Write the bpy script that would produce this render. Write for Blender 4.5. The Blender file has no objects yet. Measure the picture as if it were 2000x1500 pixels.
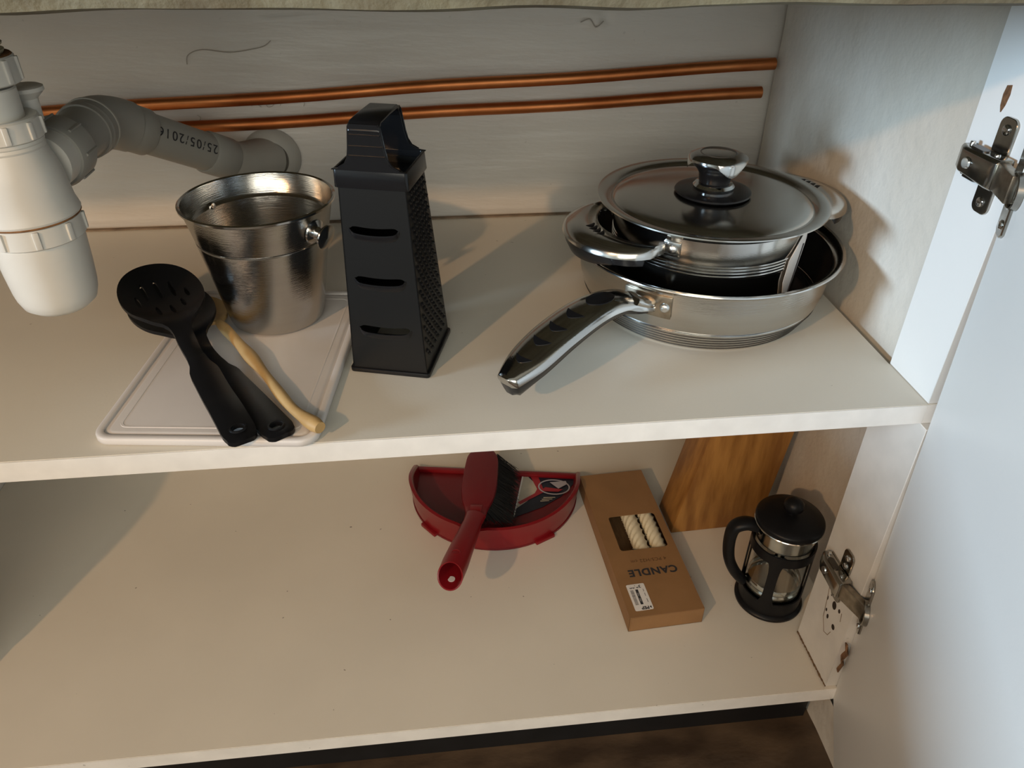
import bpy, bmesh, math, random
from math import sin, cos, pi, radians, sqrt, atan2
from mathutils import Vector, Matrix, Euler, geometry
random.seed(7)
S = bpy.context.scene
COL = S.collection

# ------------------------------------------------------------------ camera
cam_d = bpy.data.cameras.new('camera'); cam = bpy.data.objects.new('camera', cam_d); COL.objects.link(cam)
cam_d.sensor_width = 36.0; cam_d.lens = 27.0; cam_d.clip_start = 0.01
cam.location = (-0.3877, -0.4573, 0.3586); cam.rotation_euler = (0.96993, -0.00768, -0.11032)
S.camera = cam
# ------------------------------------------------------------------ world, lights, exposure
W = bpy.data.worlds.new('World'); S.world = W; W.use_nodes = True
W.node_tree.nodes['Background'].inputs[0].default_value = (0.85, 0.90, 1.0, 1)
W.node_tree.nodes['Background'].inputs[1].default_value = 0.06
def area(name, loc, target, sx, sy, power, color, shape='RECTANGLE'):
    l = bpy.data.lights.new(name, 'AREA'); l.shape = shape; l.size = sx; l.size_y = sy; l.energy = power; l.color = color
    o = bpy.data.objects.new(name, l); COL.objects.link(o); o.location = loc
    o.rotation_euler = (Vector(target) - Vector(loc)).to_track_quat('-Z', 'Y').to_euler(); return o
WARM, BLUE, FILL = 12.5, 260.0, 32.0
area('warm_lamp_light', (-1.43, -1.19, 0.90), (-0.35, 0.2, 0.0), 0.05, 0.05, WARM, (1.0, 0.57, 0.27), 'DISK')
area('window_light', (-4.70, -1.25, 0.71), (0.0, 0.12, 0.10), 1.00, 0.56, BLUE, (0.60, 0.81, 1.0))
area('room_fill_light', (-0.75, -2.30, 0.95), (-0.5, 0.4, 0.15), 1.8, 1.3, FILL, (1.0, 0.95, 0.82))
S.view_settings.view_transform = 'Standard'; S.view_settings.look = 'None'
S.view_settings.gamma = 1.0; S.view_settings.use_curve_mapping = False
S.view_settings.exposure = -0.28

# ------------------------------------------------------------------ materials
def mat(name, color, rough=0.5, metal=0.0, bump=0.0, bscale=60.0, var=0.0, vscale=8.0, spec=0.5, col2=None,
        stretch=None, trans=0.0, ior=1.45, coat=0.0, specks=0.0, detail=6.0, rvar=0.0, bdist=0.002, alpha=1.0):
    m = bpy.data.materials.new(name); m.use_nodes = True
    nt = m.node_tree; N = nt.nodes; Lk = nt.links; b = N['Principled BSDF']
    b.inputs['Base Color'].default_value = (*color, 1); b.inputs['Roughness'].default_value = rough
    b.inputs['Metallic'].default_value = metal; b.inputs['Specular IOR Level'].default_value = spec
    b.inputs['Transmission Weight'].default_value = trans; b.inputs['IOR'].default_value = ior
    b.inputs['Coat Weight'].default_value = coat; b.inputs['Alpha'].default_value = alpha
    tc = N.new('ShaderNodeTexCoord'); mp = N.new('ShaderNodeMapping'); Lk.new(tc.outputs['Object'], mp.inputs[0])
    if stretch: mp.inputs['Scale'].default_value = stretch
    if var > 0 or col2:
        n = N.new('ShaderNodeTexNoise'); n.inputs['Scale'].default_value = vscale; n.inputs['Detail'].default_value = detail
        Lk.new(mp.outputs[0], n.inputs['Vector'])
        r = N.new('ShaderNodeValToRGB'); Lk.new(n.outputs['Fac'], r.inputs[0])
        c2 = col2 if col2 else tuple(c * (1 - var) for c in color)
        r.color_ramp.elements[0].position = 0.35; r.color_ramp.elements[1].position = 0.65
        r.color_ramp.elements[0].color = (*c2, 1); r.color_ramp.elements[1].color = (*color, 1)
        out = r.outputs[0]
        if specks > 0:
            s = N.new('ShaderNodeTexNoise'); s.inputs['Scale'].default_value = 130; s.inputs['Detail'].default_value = 1
            Lk.new(tc.outputs['Object'], s.inputs['Vector'])
            sr = N.new('ShaderNodeValToRGB'); Lk.new(s.outputs['Fac'], sr.inputs[0])
            sr.color_ramp.elements[0].position = 0.79; sr.color_ramp.elements[0].color = (0, 0, 0, 1)
            sr.color_ramp.elements[1].position = 0.81; sr.color_ramp.elements[1].color = (specks, specks, specks, 1)
            mx = N.new('ShaderNodeMixRGB'); Lk.new(sr.outputs[0], mx.inputs[0]); Lk.new(out, mx.inputs[1])
            mx.inputs[2].default_value = (0.10, 0.07, 0.05, 1); out = mx.outputs[0]
        Lk.new(out, b.inputs['Base Color'])
        if rvar > 0:
            mr = N.new('ShaderNodeMapRange'); Lk.new(n.outputs['Fac'], mr.inputs[0])
            mr.inputs[1].default_value = 0.3; mr.inputs[2].default_value = 0.7
            mr.inputs[3].default_value = rough + rvar; mr.inputs[4].default_value = rough; Lk.new(mr.outputs[0], b.inputs['Roughness'])
    if bump > 0:
        n2 = N.new('ShaderNodeTexNoise'); n2.inputs['Scale'].default_value = bscale; n2.inputs['Detail'].default_value = 5
        Lk.new(mp.outputs[0], n2.inputs['Vector'])
        bm = N.new('ShaderNodeBump'); bm.inputs['Strength'].default_value = bump; bm.inputs['Distance'].default_value = bdist
        Lk.new(n2.outputs['Fac'], bm.inputs['Height']); Lk.new(bm.outputs[0], b.inputs['Normal'])
    return m
M = {}
M['plaster'] = mat('painted_plaster', (0.72, 0.68, 0.62), 0.38, bump=0.5, bscale=30, var=0.10, vscale=6, stretch=(0.35, 1, 2.2), bdist=0.006, specks=0.15)
M['plaster_side'] = mat('rough_side_plaster', (0.68, 0.645, 0.58), 0.45, bump=0.6, bscale=70, vscale=7, bdist=0.002, col2=(0.60, 0.55, 0.47))
M['melamine'] = mat('cream_melamine', (0.74, 0.70, 0.61), 0.36, bump=0.03, bscale=400, var=0.035, vscale=7, specks=0.4, spec=0.4)
M['melamine_low'] = mat('cream_melamine_dusty', (0.74, 0.69, 0.60), 0.38, bump=0.03, bscale=400, var=0.06, vscale=6, specks=0.7, spec=0.4)
M['white_lam'] = mat('white_laminate', (0.80, 0.80, 0.78), 0.4, bump=0.05, bscale=200, var=0.03, vscale=5)
M['old_lam'] = mat('worn_laminate', (0.74, 0.71, 0.66), 0.5, var=0.1, vscale=30, specks=0.2)
M['edge'] = mat('white_edge_band', (0.92, 0.90, 0.86), 0.4, var=0.08, vscale=40, specks=0.35)
M['raw_board'] = mat('raw_chipboard', (0.20, 0.12, 0.06), 0.9, var=0.5, vscale=200, bump=0.6, bscale=300)
M['concrete'] = mat('rough_concrete_edge', (0.22, 0.21, 0.145), 0.8, bump=1.0, bscale=50, var=0.3, vscale=22, col2=(0.12, 0.10, 0.065), bdist=0.004)
M['floor'] = mat('dark_brown_floor', (0.115, 0.075, 0.045), 0.4, bump=0.5, bscale=40, vscale=14, col2=(0.045, 0.028, 0.017), stretch=(1, 2, 1))
M['kick'] = mat('black_kick_board', (0.012, 0.012, 0.013), 0.4, var=0.3, vscale=30)
M['copper'] = mat('aged_copper', (0.66, 0.25, 0.09), 0.42, 1.0, bump=0.05, bscale=80, var=0.3, vscale=14, col2=(0.48, 0.155, 0.05), rvar=0.1)
M['white_plastic'] = mat('white_plastic', (0.74, 0.72, 0.66), 0.38, bump=0.06, bscale=90, var=0.07, vscale=18)
M['grime'] = mat('rust_grime', (0.30, 0.14, 0.05), 0.8, var=0.5, vscale=90, bump=0.5, bscale=200)
M['thread'] = mat('dirty_thread', (0.42, 0.37, 0.25), 0.6, var=0.3, vscale=60)
M['grey_pvc'] = mat('grey_pvc', (0.36, 0.35, 0.315), 0.40, bump=0.05, bscale=60, var=0.06, vscale=10)
M['pale_pvc'] = mat('pale_painted_pvc', (0.46, 0.44, 0.39), 0.5, var=0.1, vscale=20)
M['grout'] = mat('dirty_grout', (0.30, 0.22, 0.15), 0.8, var=0.5, vscale=40)
M['pencil'] = mat('pencil_line', (0.42, 0.38, 0.33), 0.7)
M['ink'] = mat('black_ink', (0.03, 0.03, 0.035), 0.6)
M['brown_ink'] = mat('brown_ink', (0.10, 0.05, 0.02), 0.6)
M['steel'] = mat('polished_steel', (0.60, 0.585, 0.555), 0.13, 1.0, bump=0.03, bscale=300, var=0.06, vscale=20, stretch=(1, 1, 8))
M['brushed'] = mat('brushed_steel', (0.54, 0.525, 0.495), 0.17, 1.0, bump=0.12, bscale=260, stretch=(0.25, 0.25, 6), var=0.06, vscale=20)
M['lid_steel'] = mat('lid_steel', (0.62, 0.595, 0.55), 0.13, 1.0, bump=0.02, bscale=100, var=0.08, vscale=12, rvar=0.08)
M['chrome'] = mat('chrome', (0.70, 0.70, 0.69), 0.08, 1.0)
M['ridge'] = mat('dark_groove', (0.045, 0.038, 0.03), 0.5)
M['rivet'] = mat('rivet_metal', (0.80, 0.80, 0.78), 0.3, 1.0)
M['stain_steel'] = mat('stained_bracket', (0.42, 0.36, 0.28), 0.35, 1.0, var=0.4, vscale=120)
M['nonstick'] = mat('black_nonstick', (0.014, 0.013, 0.013), 0.28)
M['bakelite'] = mat('black_bakelite', (0.011, 0.011, 0.012), 0.22, spec=0.5)
M['nylon'] = mat('black_nylon', (0.007, 0.007, 0.008), 0.38, spec=0.25, bump=0.03, bscale=200)
M['grater_black'] = mat('grater_black_coating', (0.009, 0.009, 0.0088), 0.36, spec=0.3, bump=0.015, bscale=300)
M['grater_plastic'] = mat('grater_black_plastic', (0.009, 0.009, 0.010), 0.20, spec=0.4)
M['wood'] = mat('pale_wood', (0.58, 0.40, 0.18), 0.55, col2=(0.44, 0.27, 0.10), vscale=18, stretch=(1, 1, 1), bump=0.2, bscale=90)
M['block_wood'] = mat('orange_wood', (0.42, 0.20, 0.05), 0.45, col2=(0.24, 0.10, 0.022), vscale=16, bump=0.15, bscale=60, stretch=(5, 5, 0.8), detail=9)
M['board_plastic'] = mat('white_cutting_board_plastic', (0.74, 0.70, 0.67), 0.34, bump=0.02, bscale=400, var=0.03, vscale=30)
M['red'] = mat('dark_red_plastic', (0.23, 0.007, 0.012), 0.30, var=0.12, vscale=12)
M['red_dull'] = mat('dull_red_plastic', (0.17, 0.009, 0.014), 0.38, var=0.12, vscale=12)
M['bristle'] = mat('black_bristles', (0.008, 0.008, 0.008), 0.6)
M['kraft'] = mat('kraft_card', (0.31, 0.165, 0.068), 0.62, bump=0.08, bscale=150, var=0.12, vscale=30)
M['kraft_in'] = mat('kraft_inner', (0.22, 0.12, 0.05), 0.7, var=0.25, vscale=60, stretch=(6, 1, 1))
M['candle'] = mat('cream_wax', (0.82, 0.74, 0.54), 0.4)
M['paper'] = mat('white_paper', (0.80, 0.77, 0.74), 0.5)
M['grey_print'] = mat('grey_print', (0.25, 0.24, 0.24), 0.6)
M['cream_print'] = mat('cream_print', (0.55, 0.50, 0.40), 0.5, var=0.15, vscale=60)
M['navy'] = mat('navy_print', (0.012, 0.014, 0.028), 0.4)
M['red_print'] = mat('red_print', (0.34, 0.02, 0.03), 0.4)
M['silver_print'] = mat('silver_print', (0.42, 0.40, 0.45), 0.4)
M['film'] = mat('clear_film', (1, 1, 1), 0.05, trans=1.0, ior=1.02)
M['glass'] = mat('clear_glass', (0.93, 0.96, 0.95), 0.03, trans=1.0, ior=1.30)
M['hinge'] = mat('nickel_hinge', (0.42, 0.40, 0.36), 0.20, 1.0, var=0.25, vscale=60)
M['hinge_dark'] = mat('dark_nickel', (0.10, 0.09, 0.08), 0.35, 1.0)
M['hole'] = mat('dark_hole', (0.03, 0.018, 0.01), 0.9)
M['rust'] = mat('rusty_flake', (0.22, 0.11, 0.05), 0.75, var=0.5, vscale=150, bump=0.8, bscale=300)
M['brass'] = mat('dull_brass', (0.30, 0.24, 0.18), 0.45, 0.7, var=0.3, vscale=60)
M['kitchen_wall'] = mat('kitchen_wall_paint', (0.55, 0.50, 0.42), 0.8)
M['light_blocker'] = mat('light_blocker_brown', (0.10, 0.06, 0.035), 0.5)
M['smoke'] = mat('smoky_plastic', (0.30, 0.28, 0.26), 0.12, alpha=0.75)

# ------------------------------------------------------------------ mesh helpers
class MB:
    def __init__(s): s.v = []; s.f = []
    def add(s, vs, fs):
        o = len(s.v); s.v += [tuple(v) for v in vs]; s.f += [tuple(i + o for i in f) for f in fs]; return s
    def box(s, x0, x1, y0, y1, z0, z1, T=None):
        vs = [Vector((x, y, z)) for x in (x0, x1) for y in (y0, y1) for z in (z0, z1)]
        if T is not None: vs = [T @ v for v in vs]
        return s.add(vs, [(0, 1, 3, 2), (4, 6, 7, 5), (0, 4, 5, 1), (2, 3, 7, 6), (0, 2, 6, 4), (1, 5, 7, 3)])
    def rings(s, rings, close=True, cap0=False, cap1=False):
        n = len(rings[0]); vs = [p for r in rings for p in r]; fs = []
        for i in range(len(rings) - 1):
            for j in range(n if close else n - 1):
                k = (j + 1) % n; fs.append((i * n + j, i * n + k, (i + 1) * n + k, (i + 1) * n + j))
        if cap0: fs.append(tuple(range(n - 1, -1, -1)))
        if cap1: fs.append(tuple((len(rings) - 1) * n + j for j in range(n)))
        return s.add(vs, fs)
    def lathe(s, prof, c=(0, 0, 0), seg=48, T=None, cap0=False, cap1=False, a0=0, a1=2 * pi):
        full = abs(a1 - a0 - 2 * pi) < 1e-6; rr = []
        for r, z in prof:
            ring = []
            for k in range(seg if full else seg + 1):
                a = a0 + (a1 - a0) * k / seg; v = Vector((r * cos(a), r * sin(a), z))
                if T is not None: v = T @ v
                ring.append(v + Vector(c))
            rr.append(ring)
        return s.rings(rr, full, cap0, cap1)
    def tube(s, path, rad, seg=16, caps=True, squash=1.0, up=None):
        P = [Vector(p) for p in path]; rr = []; prev = None
        for i, p in enumerate(P):
            t = (P[min(i + 1, len(P) - 1)] - P[max(i - 1, 0)]).normalized()
            if prev is None:
                u = Vector(up) if up else (Vector((0, 0, 1)) if abs(t.z) < 0.9 else Vector((1, 0, 0)))
            else: u = prev
            u = (u - t * u.dot(t)).normalized(); prev = u; w = t.cross(u)
            r = rad[i] if isinstance(rad, (list, tuple)) else rad
            rr.append([p + u * r * squash * cos(2 * pi * k / seg) + w * r * sin(2 * pi * k / seg) for k in range(seg)])
        return s.rings(rr, True, caps, caps)
    def prism(s, pts, z0, z1, T=None):
        n = len(pts); vs = [Vector((p[0], p[1], z)) for z in (z0, z1) for p in pts]
        if T is not None: vs = [T @ v for v in vs]
        fs = [tuple(range(n - 1, -1, -1)), tuple(range(n, 2 * n))] + [(i, (i + 1) % n, n + (i + 1) % n, n + i) for i in range(n)]
        return s.add(vs, fs)
    def plate(s, outer, holes, t, fn=None, grid=None):
        """flat plate with real holes, bent by fn(u, v, w) -> xyz"""
        fn = fn or (lambda u, v, w: (u, v, w)); loops = [outer] + list(holes); pts = []; edges = []; lp = []
        for L in loops:
            o = len(pts); pts += [Vector((a, b)) for a, b in L]
            edges += [(o + i, o + (i + 1) % len(L)) for i in range(len(L))]
        def inside(p, poly):
            c = False; n = len(poly); j = n - 1
            for i in range(n):
                if (poly[i][1] > p[1]) != (poly[j][1] > p[1]) and p[0] < (poly[j][0] - poly[i][0]) * (p[1] - poly[i][1]) / (poly[j][1] - poly[i][1]) + poly[i][0]: c = not c
                j = i
            return c
        def ok(p): return inside(p, outer) and not any(inside(p, h) for h in holes)
        if grid:
            xs = [p[0] for p in outer]; ys = [p[1] for p in outer]; x = min(xs) + grid / 2
            while x < max(xs):
                y = min(ys) + grid / 2
                while y < max(ys):
                    if ok((x, y)): pts.append(Vector((x, y)))
                    y += grid
                x += grid
        v2, e2, f2, *_ = geometry.delaunay_2d_cdt(pts, edges, [], 0, 1e-7)
        tri = []
        for f in f2:
            c = sum((v2[i] for i in f), Vector((0, 0))) / len(f)
            if ok(c): tri.append(tuple(f))
        n = len(v2); vs = [fn(p[0], p[1], t) for p in v2] + [fn(p[0], p[1], 0) for p in v2]
        fs = list(tri) + [tuple(n + i for i in reversed(f)) for f in tri]
        cnt = {}
        for f in tri:
            for i in range(len(f)):
                a, b = f[i], f[(i + 1) % len(f)]; cnt[(a, b)] = 1
        for (a, b) in cnt:
            if (b, a) not in cnt: fs.append((b, a, n + a, n + b))
        return s.add(vs, fs)
    def build(s, name, m, parent=None, smooth=40, bevel=0, seg=2, loc=None, rot=None, kind=None, sub=0):
        me = bpy.data.meshes.new(name); me.from_pydata(s.v, [], s.f)
        b = bmesh.new(); b.from_mesh(me); bmesh.ops.remove_doubles(b, verts=b.verts, dist=1e-6)
        bmesh.ops.recalc_face_normals(b, faces=b.faces)
        if bevel:
            es = [e for e in b.edges if len(e.link_faces) == 2 and e.calc_face_angle(0) > radians(35)]
            bmesh.ops.bevel(b, geom=es, offset=bevel, segments=seg, affect='EDGES', profile=0.5, clamp_overlap=True)
        for f in b.faces: f.smooth = smooth > 0
        for e in b.edges:
            if len(e.link_faces) == 2 and e.calc_face_angle(0) > radians(smooth or 1): e.smooth = False
        b.to_mesh(me); b.free()
        o = bpy.data.objects.new(name, me); COL.objects.link(o); me.materials.append(M[m] if isinstance(m, str) else m)
        if parent: o.parent = parent
        if loc: o.location = loc
        if rot: o.rotation_euler = rot
        if kind: o['kind'] = kind
        return o
def thing(name, label, cat, loc=(0, 0, 0), rz=0, group=None, rot=None):
    o = bpy.data.objects.new(name, None); COL.objects.link(o); o.empty_display_size = 0.02
    o.location = loc; o.rotation_euler = rot if rot else (0, 0, rz); o['label'] = label; o['category'] = cat
    if group: o['group'] = group
    return o
def tag(o, label, cat, group=None):
    o['label'] = label; o['category'] = cat
    if group: o['group'] = group
    return o
def text_mesh(body, size, name, m, parent, T, depth=0.0002, fn=None, spacing=1.0, sx=1.0, bold=0.0):
    c = bpy.data.curves.new(name, 'FONT'); c.body = body; c.size = size; c.extrude = depth; c.align_x = 'CENTER'; c.align_y = 'CENTER'
    c.space_character = spacing; c.offset = bold
    o = bpy.data.objects.new(name, c); COL.objects.link(o)
    dg = bpy.context.evaluated_depsgraph_get(); me = bpy.data.meshes.new_from_object(o.evaluated_get(dg))
    bpy.data.objects.remove(o); bpy.data.curves.remove(c); me.name = name
    for v in me.vertices:
        p = Vector((v.co.x * sx, v.co.y, v.co.z)); v.co = (T @ p) if fn is None else fn(p)
    me.materials.clear(); me.materials.append(M[m])
    r = bpy.data.objects.new(name, me); COL.objects.link(r)
    if parent: r.parent = parent
    return r
def cr(path, n=8):
    """Catmull-Rom through tuples of any length"""
    P = [Vector(p) for p in path]; out = []
    for i in range(len(P) - 1):
        a = P[max(i - 1, 0)]; b = P[i]; c = P[i + 1]; d = P[min(i + 2, len(P) - 1)]
        for k in range(n):
            t = k / n; out.append(0.5 * ((2 * b) + (c - a) * t + (2 * a - 5 * b + 4 * c - d) * t * t + (-a + 3 * b - 3 * c + d) * t ** 3))
    out.append(P[-1]); return out
def rrect(x0, x1, y0, y1, r, n=5):
    o = []
    for cx, cy, a in ((x1 - r, y1 - r, 0), (x0 + r, y1 - r, 90), (x0 + r, y0 + r, 180), (x1 - r, y0 + r, 270)):
        for k in range(n + 1):
            t = radians(a + 90 * k / n); o.append((cx + r * cos(t), cy + r * sin(t)))
    return o
def noise_grid(name, origin, du, dv, nu, nv, amp, m, kind='structure', parent=None, back=None):
    """uneven plaster face as a slab: origin + u*du + v*dv, pushed along the normal"""
    from mathutils import noise
    o = Vector(origin); du = Vector(du); dv = Vector(dv); nrm = du.cross(dv).normalized(); mb = MB(); vs = []
    for i in range(nu + 1):
        for j in range(nv + 1):
            p = o + du * (i / nu) + dv * (j / nv)
            h = noise.noise(p * 7.0) * 0.7 + noise.noise(p * 19.0) * 0.3 + noise.noise(p * 45.0) * 0.12
            if name == 'wall_back':
                h += 0.75 * noise.noise(Vector((p.x * 9 + 4, 1.0, p.z * 60 + p.x * 6))) * max(0.0, noise.noise(p * 5.0 + Vector((3, 3, 3))) + 0.25)
                for bx, bz, br, bh in ((-0.196, 0.212, 0.008, 0.8), (-0.186, 0.216, 0.006, -0.7), (-0.33, 0.196, 0.010, 0.4), (-0.60, 0.205, 0.016, 0.45), (0.0, 0.19, 0.012, 0.6)):
                    q = ((p.x - bx) ** 2 + (p.z - bz) ** 2) / br ** 2
                    if q < 9: h += bh * math.exp(-q)
            vs.append(p + nrm * (h * amp - amp * 0.6))
    fs = [(i * (nv + 1) + j, (i + 1) * (nv + 1) + j, (i + 1) * (nv + 1) + j + 1, i * (nv + 1) + j + 1) for i in range(nu) for j in range(nv)]
    mb.add(vs, fs)
    t = back or 0.03; a = [o, o + du, o + du + dv, o + dv]
    b2 = [p - nrm * t for p in a]; a = [p - nrm * amp * 2 for p in a]
    mb.add(a + b2, [(4, 7, 6, 5), (0, 1, 5, 4), (1, 2, 6, 5), (2, 3, 7, 6), (3, 0, 4, 7)])
    ob = mb.build(name, m, parent); ob['kind'] = kind; return ob

ZL = -0.361        # top of the lower shelf
# ------------------------------------------------------------------ structure
noise_grid('wall_back', (-1.25, 0.427, -0.50), (1.32, 0, 0), (0, 0, 0.95), 420, 300, 0.0026, 'plaster')
# right wall: upper compartment, lower compartment, below the cabinet
wr = noise_grid('wall_right', (0.009, 0.42, -0.018), (0, -0.359, 0), (0, 0, 0.38), 90, 95, 0.0020, 'plaster_side')
wl = noise_grid('lower_plaster', (0.048, 0.42, ZL), (0, -0.359, 0), (0, 0, 0.345), 60, 60, 0.003, 'plaster_side', parent=wr); del wl['kind']
wk = noise_grid('plaster_foot', (0.004, 0.30, -0.445), (0, -0.42, 0), (0, 0, 0.066), 80, 14, 0.006, 'plaster_side', parent=wr); del wk['kind']
MB().box(-5.0, 1.2, -2.6, 0.45, -0.47, -0.437).build('floor', 'floor')['kind'] = 'structure'
# crack and old scribbles on the back wall
def wall_mark(name, pts, r, m, par):
    MB().tube(cr(pts, 5), r, 6).build(name, m, par)
wb = bpy.data.objects['wall_back']
wall_mark('crack', [(-0.630, 0.4248, 0.178), (-0.627, 0.4248, 0.187), (-0.612, 0.4248, 0.192), (-0.585, 0.4248, 0.189), (-0.560, 0.4248, 0.192), (-0.548, 0.4248, 0.195), (-0.541, 0.4248, 0.200)], 0.0005, 'pencil', wb)
wall_mark('crack', [(-0.215, 0.4248, 0.214), (-0.205, 0.4248, 0.217), (-0.198, 0.4248, 0.209), (-0.190, 0.4248, 0.215)], 0.0006, 'pencil', wb)
for pts in ([(-0.572, 0.134), (-0.570, 0.140), (-0.566, 0.142), (-0.563, 0.139), (-0.567, 0.137), (-0.562, 0.133)], [(-0.552, 0.141), (-0.557, 0.138), (-0.555, 0.133), (-0.550, 0.134), (-0.548, 0.137)],
            [(-0.542, 0.134), (-0.538, 0.140), (-0.528, 0.144), (-0.520, 0.142), (-0.516, 0.137), (-0.517, 0.133)], [(-0.632, 0.118), (-0.628, 0.123), (-0.631, 0.126)]):
    wall_mark('pencil_scribble', [(x, 0.4252, z) for x, z in pts], 0.0003, 'pencil', wb)
# room behind the camera (seen only in reflections)
MB().box(-5.1, 1.2, -2.7, -2.6, -0.44, 2.2).build('wall_front', 'kitchen_wall')['kind'] = 'structure'
w = MB()
w.box(-5.1, -5.0, -2.6, -1.85, -0.44, 2.2).box(-5.1, -5.0, -0.65, 0.45, -0.44, 2.2)
w.box(-5.1, -5.0, -1.85, -0.65, -0.44, 0.35).box(-5.1, -5.0, -1.85, -0.65, 1.10, 2.2)
w.build('wall_left', 'kitchen_wall')['kind'] = 'structure'
MB().box(1.2, 1.3, -2.6, 0.45, -0.44, 2.2).build('wall_side', 'kitchen_wall')['kind'] = 'structure'
MB().box(-5.1, 1.3, -2.7, 0.45, 2.2, 2.25).build('ceiling', 'kitchen_wall')['kind'] = 'structure'

# kick board under the cabinet
kb = MB().box(-1.30, 0.000, 0.006, 0.024, -0.437, -0.380).build('baseboard_front', 'kick'); kb['kind'] = 'structure'

# worktop edge (rough concrete underside lip)
from mathutils import noise as NZ
mb = MB(); nx = 160; prof = [(-0.080, 0.350), (-0.084, 0.335), (-0.084, 0.318), (-0.080, 0.3035), (-0.066, 0.3005), (-0.03, 0.302), (0.10, 0.303), (0.445, 0.303), (0.445, 0.350)]
rr = []
for i in range(nx + 1):
    x = -1.35 + 1.75 * i / nx; ring = []
    for k, (y, z) in enumerate(prof):
        a = 0.0035 if k in (1, 2, 3, 4) else 0
        ring.append((x, y + a * NZ.noise(Vector((x * 22, y * 30, 3))), z + a * 0.55 * NZ.noise(Vector((x * 16, y * 9, 8)))))
    rr.append(ring)
mb.rings(rr, True, True, True)
tag(mb.build('countertop', 'concrete', smooth=60), 'rough grey-green concrete countertop edge across the top of the view', 'countertop')

cab = thing('cabinet', 'cream melamine kitchen cabinet with two shelves and an open white door', 'cabinet', (0, 0, 0))
# shelves
def shelf(name, z, y0, x0, x1, m, label, t=0.0180, skew=0.0):
    r = MB().add([(x0, y0 + 0.0007, -t), (x1, y0 + 0.0007, -t), (x1, 0.4235, -t), (x0, 0.4235, -t), (x0, y0 + 0.0007, 0), (x1, y0 + 0.0007, 0), (x1, 0.4235, 0), (x0, 0.4235, 0)],
             [(0, 3, 2, 1), (4, 5, 6, 7), (0, 1, 5, 4), (1, 2, 6, 5), (2, 3, 7, 6), (3, 0, 4, 7)]).build('shelf', m, cab, smooth=0, loc=(0, 0, z))
    MB().box(x0, x1, y0 - 0.0004, y0 + 0.0006, -t - 0.0001, -0.0004).build('edge_band', 'edge', r, smooth=0)
    return r
u = shelf('cabinet_shelf', 0.0, 0.0, -0.9915, 0.0005, 'melamine', '')
l = shelf('cabinet_shelf', ZL, -0.0125, -0.9915, 0.0120, 'melamine_low', '', 0.0175)
# shelf extension up to the recessed lower wall
MB().box(0.0121, 0.050, 0.0615, 0.4235, -0.0175, 0.0).build('shelf_return', 'melamine_low', l, smooth=0)
# dark gap lines along the back of the upper shelf and beside the right wall
MB().box(0.0006, 0.0180, 0.0008, 0.0605, -0.0180, 0.0).build('shelf_return', 'melamine', u, smooth=0)
MB().box(0.0006, 0.0180, -0.0004, 0.0007, -0.0181, -0.0004).build('edge_band', 'edge', u, smooth=0)
MB().box(-0.99, 0.0, 0.4180, 0.4236, 0.0001, 0.0016).build('sealant_line', 'grout', u, smooth=0)

MB().box(-1.010, -0.992, 0.0, 0.4235, -0.437, 0.300).build('shade_partition', 'white_lam')['kind'] = 'structure'  # unseen partition added to cast the shade at the left end
bt = thing('shade_bottle', 'tall smoky plastic bottle, unseen stand-in added to shade the lower shelf', 'bottle', (-0.930, 0.0850, ZL + 0.0005))  # out of view, added for the shadow band on the lower shelf
MB().lathe([(0.0001, 0.0), (0.036, 0.0), (0.040, 0.004), (0.041, 0.020), (0.0385, 0.060), (0.0405, 0.075), (0.041, 0.19), (0.036, 0.225), (0.018, 0.270), (0.0135, 0.285), (0.0135, 0.305)], seg=40).build('bottle_body', 'smoke', bt)
MB().lathe([(0.0150, 0.295), (0.0155, 0.297), (0.0155, 0.316), (0.0145, 0.318), (0.0001, 0.318)], seg=32).build('bottle_cap', 'white_plastic', bt)
bn = thing('blocker_chest', 'unseen brown drawer chest added left of the cabinet to block window light', 'chest', (-1.40, -0.02, -0.437))  # added out of view to keep low window light off door and lower shelf
MB().box(-0.20, 0.20, -0.58, 0.40, 0.0, 0.54).build('body', 'light_blocker', bn, bevel=0.002)
MB().box(-0.21, 0.21, -0.59, 0.41, 0.54, 0.557).build('blocker_top', 'light_blocker', bn, bevel=0.002)
for k_ in range(3):
    dr_ = MB().box(-0.19, 0.19, -0.596, -0.581, 0.02 + 0.17 * k_, 0.18 + 0.17 * k_).build('drawer', 'light_blocker', bn, bevel=0.002)
    MB().box(-0.05, 0.05, -0.610, -0.597, 0.095 + 0.17 * k_, 0.105 + 0.17 * k_).build('handle', 'chrome', dr_, bevel=0.002)

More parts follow.
